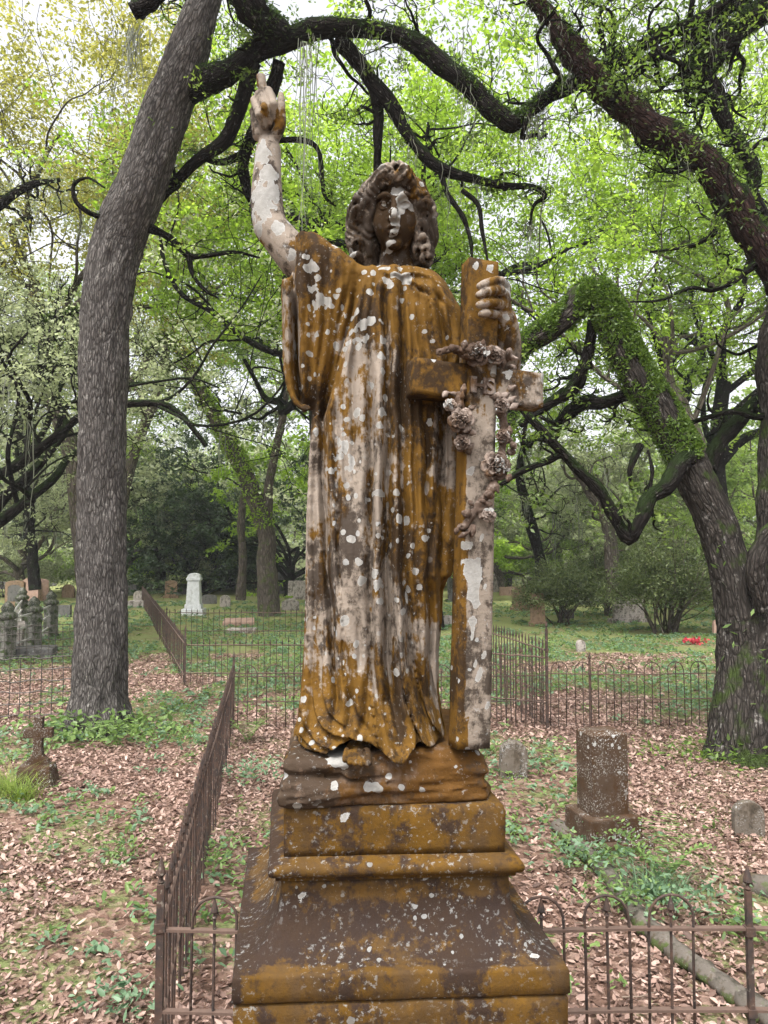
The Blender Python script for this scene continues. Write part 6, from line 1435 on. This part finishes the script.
# crooked bare trees behind
def crooked(pl, rp, label, bark, seed, n_=10, l_=2.5):
    rg = np.random.default_rng(seed); D = pl[0][2]; root = empty('tree', (*at(pl[0][0], D), 0), 0, label, 'tree', 'trees of the surrounding wood'); w_ = Wood(); tips = []
    a = limb(w_, pl, rp, rg=rg, n=len(pl) * 6, nseg=10, jit=.14)
    side_branches(w_, *a, rg, n_, l_, tips, .25, 1, (0, 0, .35), maxlvl=3, kids=(2, 3), wander=.5)
    w_.obj('trunk', M[bark], root); C_, T_ = foliage(tips, 24, rg, .4, .08); leaf_obj('leaves', C_, rg.uniform(.05, .09, len(C_)), M['leaf_grey'], root, rg=rg, tint=T_)
    moss_obj(np.vstack(tips), rg, 14, root, lmin=.4, lmax=1.4, w=.02, per=5)
crooked([(161, 590, 50), (160, 560, 50), (157, 535, 50), (148, 512, 50), (140, 494, 50), (128, 486, 50), (120, 470, 50)], [6, 5, 5, 4, 3.5, 2.5, 2], 'thin crooked dark tree standing at the end of the path', 'bark_dark', 51)
crooked([(545, 600, 30), (540, 560, 30), (530, 520, 30), (520, 480, 30), (524, 450, 30), (540, 430, 30)], [7, 6, 5, 4.5, 4, 3], 'slender mossy trunk right beside the cross garland', 'bark_dark', 52)
crooked([(614, 600, 27), (612, 560, 27), (606, 520, 27), (590, 490, 27), (575, 470, 27)], [7, 6.5, 6, 5, 4], 'grey brown trunk standing behind the low V shaped branch', 'bark_far', 53)
crooked([(35, 590, 36), (30, 540, 36), (28, 500, 36), (18, 450, 36), (22, 400, 36)], [6, 5.5, 5, 4.5, 4], 'slim tree with tangled bare twigs at the left', 'bark_dark', 54, 14, 3)
# low limbs entering from the left edge
rg = np.random.default_rng(505)
t6 = empty('tree', (*at(-70, 20.5), 0), 0, 'oak outside the left edge whose fern covered low limbs reach in to the big trunk', 'tree', 'trees of the surrounding wood')
w_ = Wood(); tips = []
limb(w_, [(-70, 650, 20.5), (-70, 560, 20.5), (-75, 480, 20), (-80, 400, 20)], [26, 22, 20, 18], rg=rg)
l1 = limb(w_, [(-75, 420, 20), (-40, 380, 20), (0, 348, 20), (30, 332, 20), (55, 318, 20), (85, 308, 20)], [12, 9, 8, 7, 5, 3], rg=rg, n=36)
l2 = limb(w_, [(-75, 440, 20), (-30, 410, 20), (0, 392, 20), (25, 372, 20), (55, 366, 20), (80, 372, 20)], [9, 7, 6, 5.5, 4.5, 3], rg=rg, n=36)
l3 = limb(w_, [(-75, 380, 20), (-30, 240, 19), (0, 205, 19), (30, 185, 19), (60, 180, 19)], [10, 7, 5, 3.5, 2], rg=rg, n=30)
for l in (l1, l2, l3): side_branches(w_, *l, rg, 10, 1.8, tips, .25, 1, (0, 0, .25), maxlvl=3, kids=(2, 3), wander=.55)
w_.obj('trunk', M['bark_dark'], t6)
C_, T_ = foliage(tips, 12, rg, .32, .05); leaf_obj('leaves', C_, rg.uniform(.035, .06, len(C_)), M['leaf_grey'], t6, rg=rg, tint=T_)
ferns(l1[0], l1[1], rg, 2200, t6, .055, .3); ferns(l2[0], l2[1], rg, 1800, t6, .055, .3)
moss_obj(np.vstack(tips), rg, 34, t6, lmin=.4, lmax=1.3, w=.012, per=6)

# ================================================================== SHRUBS
def shrub(px, D, wx, h, label, mat='azalea', n=9000, seed=1, ls=.05, stems=16, depth=1.0):
    rg = np.random.default_rng(seed); x, y = at(px, D); root = empty('shrub', (x, y, 0), 0, label, 'shrub', 'evergreen shrubs')
    w_ = Wood(); tips = []
    for k in range(stems):
        a = rg.uniform(0, 2 * PI); d_ = np.array((math.cos(a) * .8 * wx / h, math.sin(a) * .6, 1.0)); grow(w_, np.array((x, y, 0)) + (rg.normal() * .15, rg.normal() * .15, 0), d_, h * rg.uniform(.6, 1.0), .03, 1, rg, tips, .2, .05, (3, 5), 2, 5, 0, .006)
    w_.obj('stems', M['bark_far'], root)
    # leaf clumps over the dome, uneven
    nc = n // 45; th = rg.uniform(0, 2 * PI, nc); ph = np.arccos(rg.uniform(-.1, 1, nc)); rr = rg.uniform(.55, 1.02, nc) * (1 + .22 * np.sin(th * 3 + seed) + .12 * np.sin(ph * 5 + th * 2))
    cc = np.stack([x + wx * rr * np.sin(ph) * np.cos(th), y + wx * depth * rr * np.sin(ph) * np.sin(th), np.maximum(.2, h * .40 + h * .58 * rr * np.cos(ph))], 1)
    C_ = np.repeat(cc, 45, 0) + rg.normal(size=(nc * 45, 3)) * (.17, .17, .10) * (wx / 1.3); T_ = np.clip(np.repeat(rg.normal(.5, .2, nc), 45) + rg.normal(size=nc * 45) * .15, 0, 1)
    C_[:, 2] = np.maximum(C_[:, 2], .08)
    leaf_obj('foliage', C_, rg.uniform(.7, 1.2, len(C_)) * ls, M[mat], root, rg=rg, tint=T_, up=.4, aspect=.4)
shrub(664, 24, 1.75, 3.1, 'large spreading evergreen shrub with bare stems showing near the ground', n=24000, seed=3, ls=.055, stems=34)
shrub(560, 27, 1.5, 2.1, 'smaller loose shrub left of the large spreading one', n=14000, seed=4, ls=.06)
shrub(608, 31, 1.7, 2.9, 'shrub filling the space behind and between the two front shrubs', n=12000, seed=5, ls=.065)
shrub(735, 30, 1.6, 2.6, 'shrub partly hidden by the right oak trunk', n=9000, seed=6, ls=.065, mat='leaf_mid')
shrub(140, 55, 2.6, 3.0, 'bright low bush right of the big oak trunk', n=9000, seed=7, ls=.11, mat='leaf_spring')
shrub(50, 50, 3.0, 2.6, 'olive bush behind the pink headstones', n=9000, seed=8, ls=.11, mat='leaf_mid')
shrub(8, 44, 2.6, 3.0, 'grey green bush at the left edge above the slate headstone', n=9000, seed=9, ls=.10, mat='leaf_grey')
shrub(500, 52, 2.4, 3.4, 'bright yellow green bush seen beside the cross foot', n=9000, seed=10, ls=.11, mat='leaf_spring')
shrub(232, 56, 3.2, 2.8, 'low dark thicket between the white monument and the leaning trunk', n=9000, seed=12, ls=.12, mat='leaf_dark')
shrub(430, 58, 3.2, 3.2, 'green thicket glimpsed between robe and cross', n=9000, seed=13, ls=.12, mat='leaf_mid')
# far undergrowth, one mass no one could count
rg = np.random.default_rng(66)
n = 90000; yy = rg.uniform(60, 112, n); xx = rg.uniform(-.75, .75, n) * yy
zz = np.abs(rg.normal(size=n)) * 1.6 * (1 + fbm(xx * .16, yy * .16, xx * 0, 3) * 2.2); zz = np.clip(zz, .05, 9)
o = leaf_obj('undergrowth', np.stack([xx, yy, zz], 1), rg.uniform(.12, .24, n), M['leaf_grey'], rg=rg, tint=np.clip(rg.normal(.5, .2, n) + fbm(xx * .2, yy * .2, zz * .5, 3) * .8, 0, 1), aspect=.6)
tag(o, 'dense green undergrowth closing the view under the distant trees', 'undergrowth', kind='stuff')
n = 120000; yy = rg.uniform(95, 135, n); xx = rg.uniform(-.8, .8, n) * yy; zz = rg.uniform(0, 1, n) ** .7 * (17 + 12 * fbm(xx * .06, yy * .06, xx * 0, 3))
keep = fbm(xx * .25, yy * .25, zz * .25, 3) > -.06
o = leaf_obj('distant_wood', np.stack([xx, yy, zz], 1)[keep], rg.uniform(.25, .45, keep.sum()), M['leaf_spring'], rg=rg, tint=np.clip(.4 + fbm(xx * .1, yy * .1, zz * .2, 4)[keep] * 1.1, 0, 1), aspect=.6)
tag(o, 'far wood seen as one mass of mixed green foliage', 'wood', kind='stuff')

# ---------- plants near the block gravestone
def plant(px, D, label, kind, seed, s_=1.0, cat='plant', group='plants by the block gravestone'):
    rg = np.random.default_rng(seed); x, y = at(px, D)
    if kind == 'fern':
        Vs, Fs, Ts = [], [], []; b0 = 0
        for k in range(16):
            a = rg.uniform(0, 2 * PI); L = s_ * rg.uniform(.22, .42); m_ = 13
            for j in range(m_):
                u = j / (m_ - 1); c = np.array((x + math.cos(a) * L * u, y + math.sin(a) * L * u, .02 + L * 1.1 * math.sin(u * 1.9) * .75)); ll = .075 * s_ * math.sin(PI * (u * .85 + .12))
                for sg in (-1, 1):
                    d_ = np.array((-math.sin(a) * sg, math.cos(a) * sg, .15)) * ll; f_ = np.array((math.cos(a), math.sin(a), 0)) * .011 * s_
                    Vs.append([c - f_ * .4, c + d_ * .5 + f_, c + d_, c + d_ * .5 - f_]); Fs.append([b0, b0 + 1, b0 + 2, b0 + 3]); Ts += [rg.random()] * 4; b0 += 4
        o = npmesh('fern_plant', np.array(Vs).reshape(-1, 3), np.array(Fs), M['plant'], None, smooth=False, attrs={'tint': ('FLOAT', np.array(Ts))})
    elif kind == 'grass':
        Vs, Fs, Ts = [], [], []; b0 = 0
        for k in range(220):
            a = rg.uniform(0, 2 * PI); L = s_ * rg.uniform(.12, .34); p = np.array((x, y, 0)) + rg.normal(size=3) * (.07 * s_, .05 * s_, 0); p[2] = 0
            pt = [p + np.array((math.cos(a) * L * u ** 1.6 * .8, math.sin(a) * L * u ** 1.6 * .8, L * (u - .35 * u * u))) for u in (0, .4, .75, 1)]
            wv = np.array((-math.sin(a), math.cos(a), 0)) * .004
            for j in range(3): Vs += [[pt[j] - wv * (1 - j * .3), pt[j] + wv * (1 - j * .3), pt[j + 1] + wv * (.7 - j * .3), pt[j + 1] - wv * (.7 - j * .3)]]; Fs.append([b0, b0 + 1, b0 + 2, b0 + 3]); Ts += [rg.random()] * 4; b0 += 4
        o = npmesh('grass_tuft', np.array(Vs).reshape(-1, 3), np.array(Fs), M['grass'] if 'dark' not in label else M['plant_blue'], None, smooth=False, attrs={'tint': ('FLOAT', np.array(Ts))})
    else:
        n_ = int(150 * s_); C_ = rg.normal(size=(n_, 3)) * (.13 * s_, .11 * s_, .05) + (x, y, .11 * s_); C_[:, 2] = np.abs(C_[:, 2])
        o = leaf_obj('leafy_weed', C_, rg.uniform(.016, .034, n_), M['plant' if kind == 'weed' else 'plant_blue'], rg=rg, up=1.1, aspect=.42, hexa=True)
    tag(o, label, cat, group)
plant(655, 5.75, 'upright dark fern fronds right of the block gravestone', 'fern', 1, 1.15)
plant(648, 5.55, 'dark grassy tuft in front of the fern fronds', 'grass', 2, 1.2)
plant(600, 5.9, 'bright leafy weed at the foot of the block gravestone', 'weed', 3, 1.2)
plant(575, 6.0, 'bluish leafy weed left of the block gravestone', 'blue', 4, 1.5)
plant(562, 6.4, 'small leafy sprig touching the left side of the block gravestone', 'weed', 5, .7)
plant(672, 5.2, 'leafy weed patch below and right of the fern fronds', 'blue', 6, 1.6)
plant(625, 5.3, 'pale green weed over the kerb stones', 'weed', 7, 1.4)
plant(735, 5.0, 'small weed near the end post of the fence', 'weed', 8, .8)
plant(15, 7.9, 'yellow green grass tuft left of the small rusty cross', 'grass', 9, 1.5, group='tufts and weeds on the left')
plant(30, 7.7, 'grass tuft in front of the small rusty cross', 'grass', 10, 1.0, group='tufts and weeds on the left')
plant(125, 9.8, 'leafy weed at the right foot of the big oak', 'weed', 11, 2.2, group='tufts and weeds on the left')
plant(125, 6.2, 'little weed on the leaf covered path', 'weed', 12, .9, group='tufts and weeds on the left')
plant(130, 4.2, 'pale seedling among the leaves near the corner post', 'blue', 13, .8, group='tufts and weeds on the left')
plant(255, 8.2, 'weed clump between the angel and the long picket fence', 'blue', 14, 1.6, group='tufts and weeds on the left')
plant(215, 6.0, 'weed at the foot of the long picket fence', 'weed', 15, 1.2, group='tufts and weeds on the left')
plant(250, 10.0, 'bright fern by the far end of the long picket fence', 'fern', 16, 1.0, group='tufts and weeds on the left')
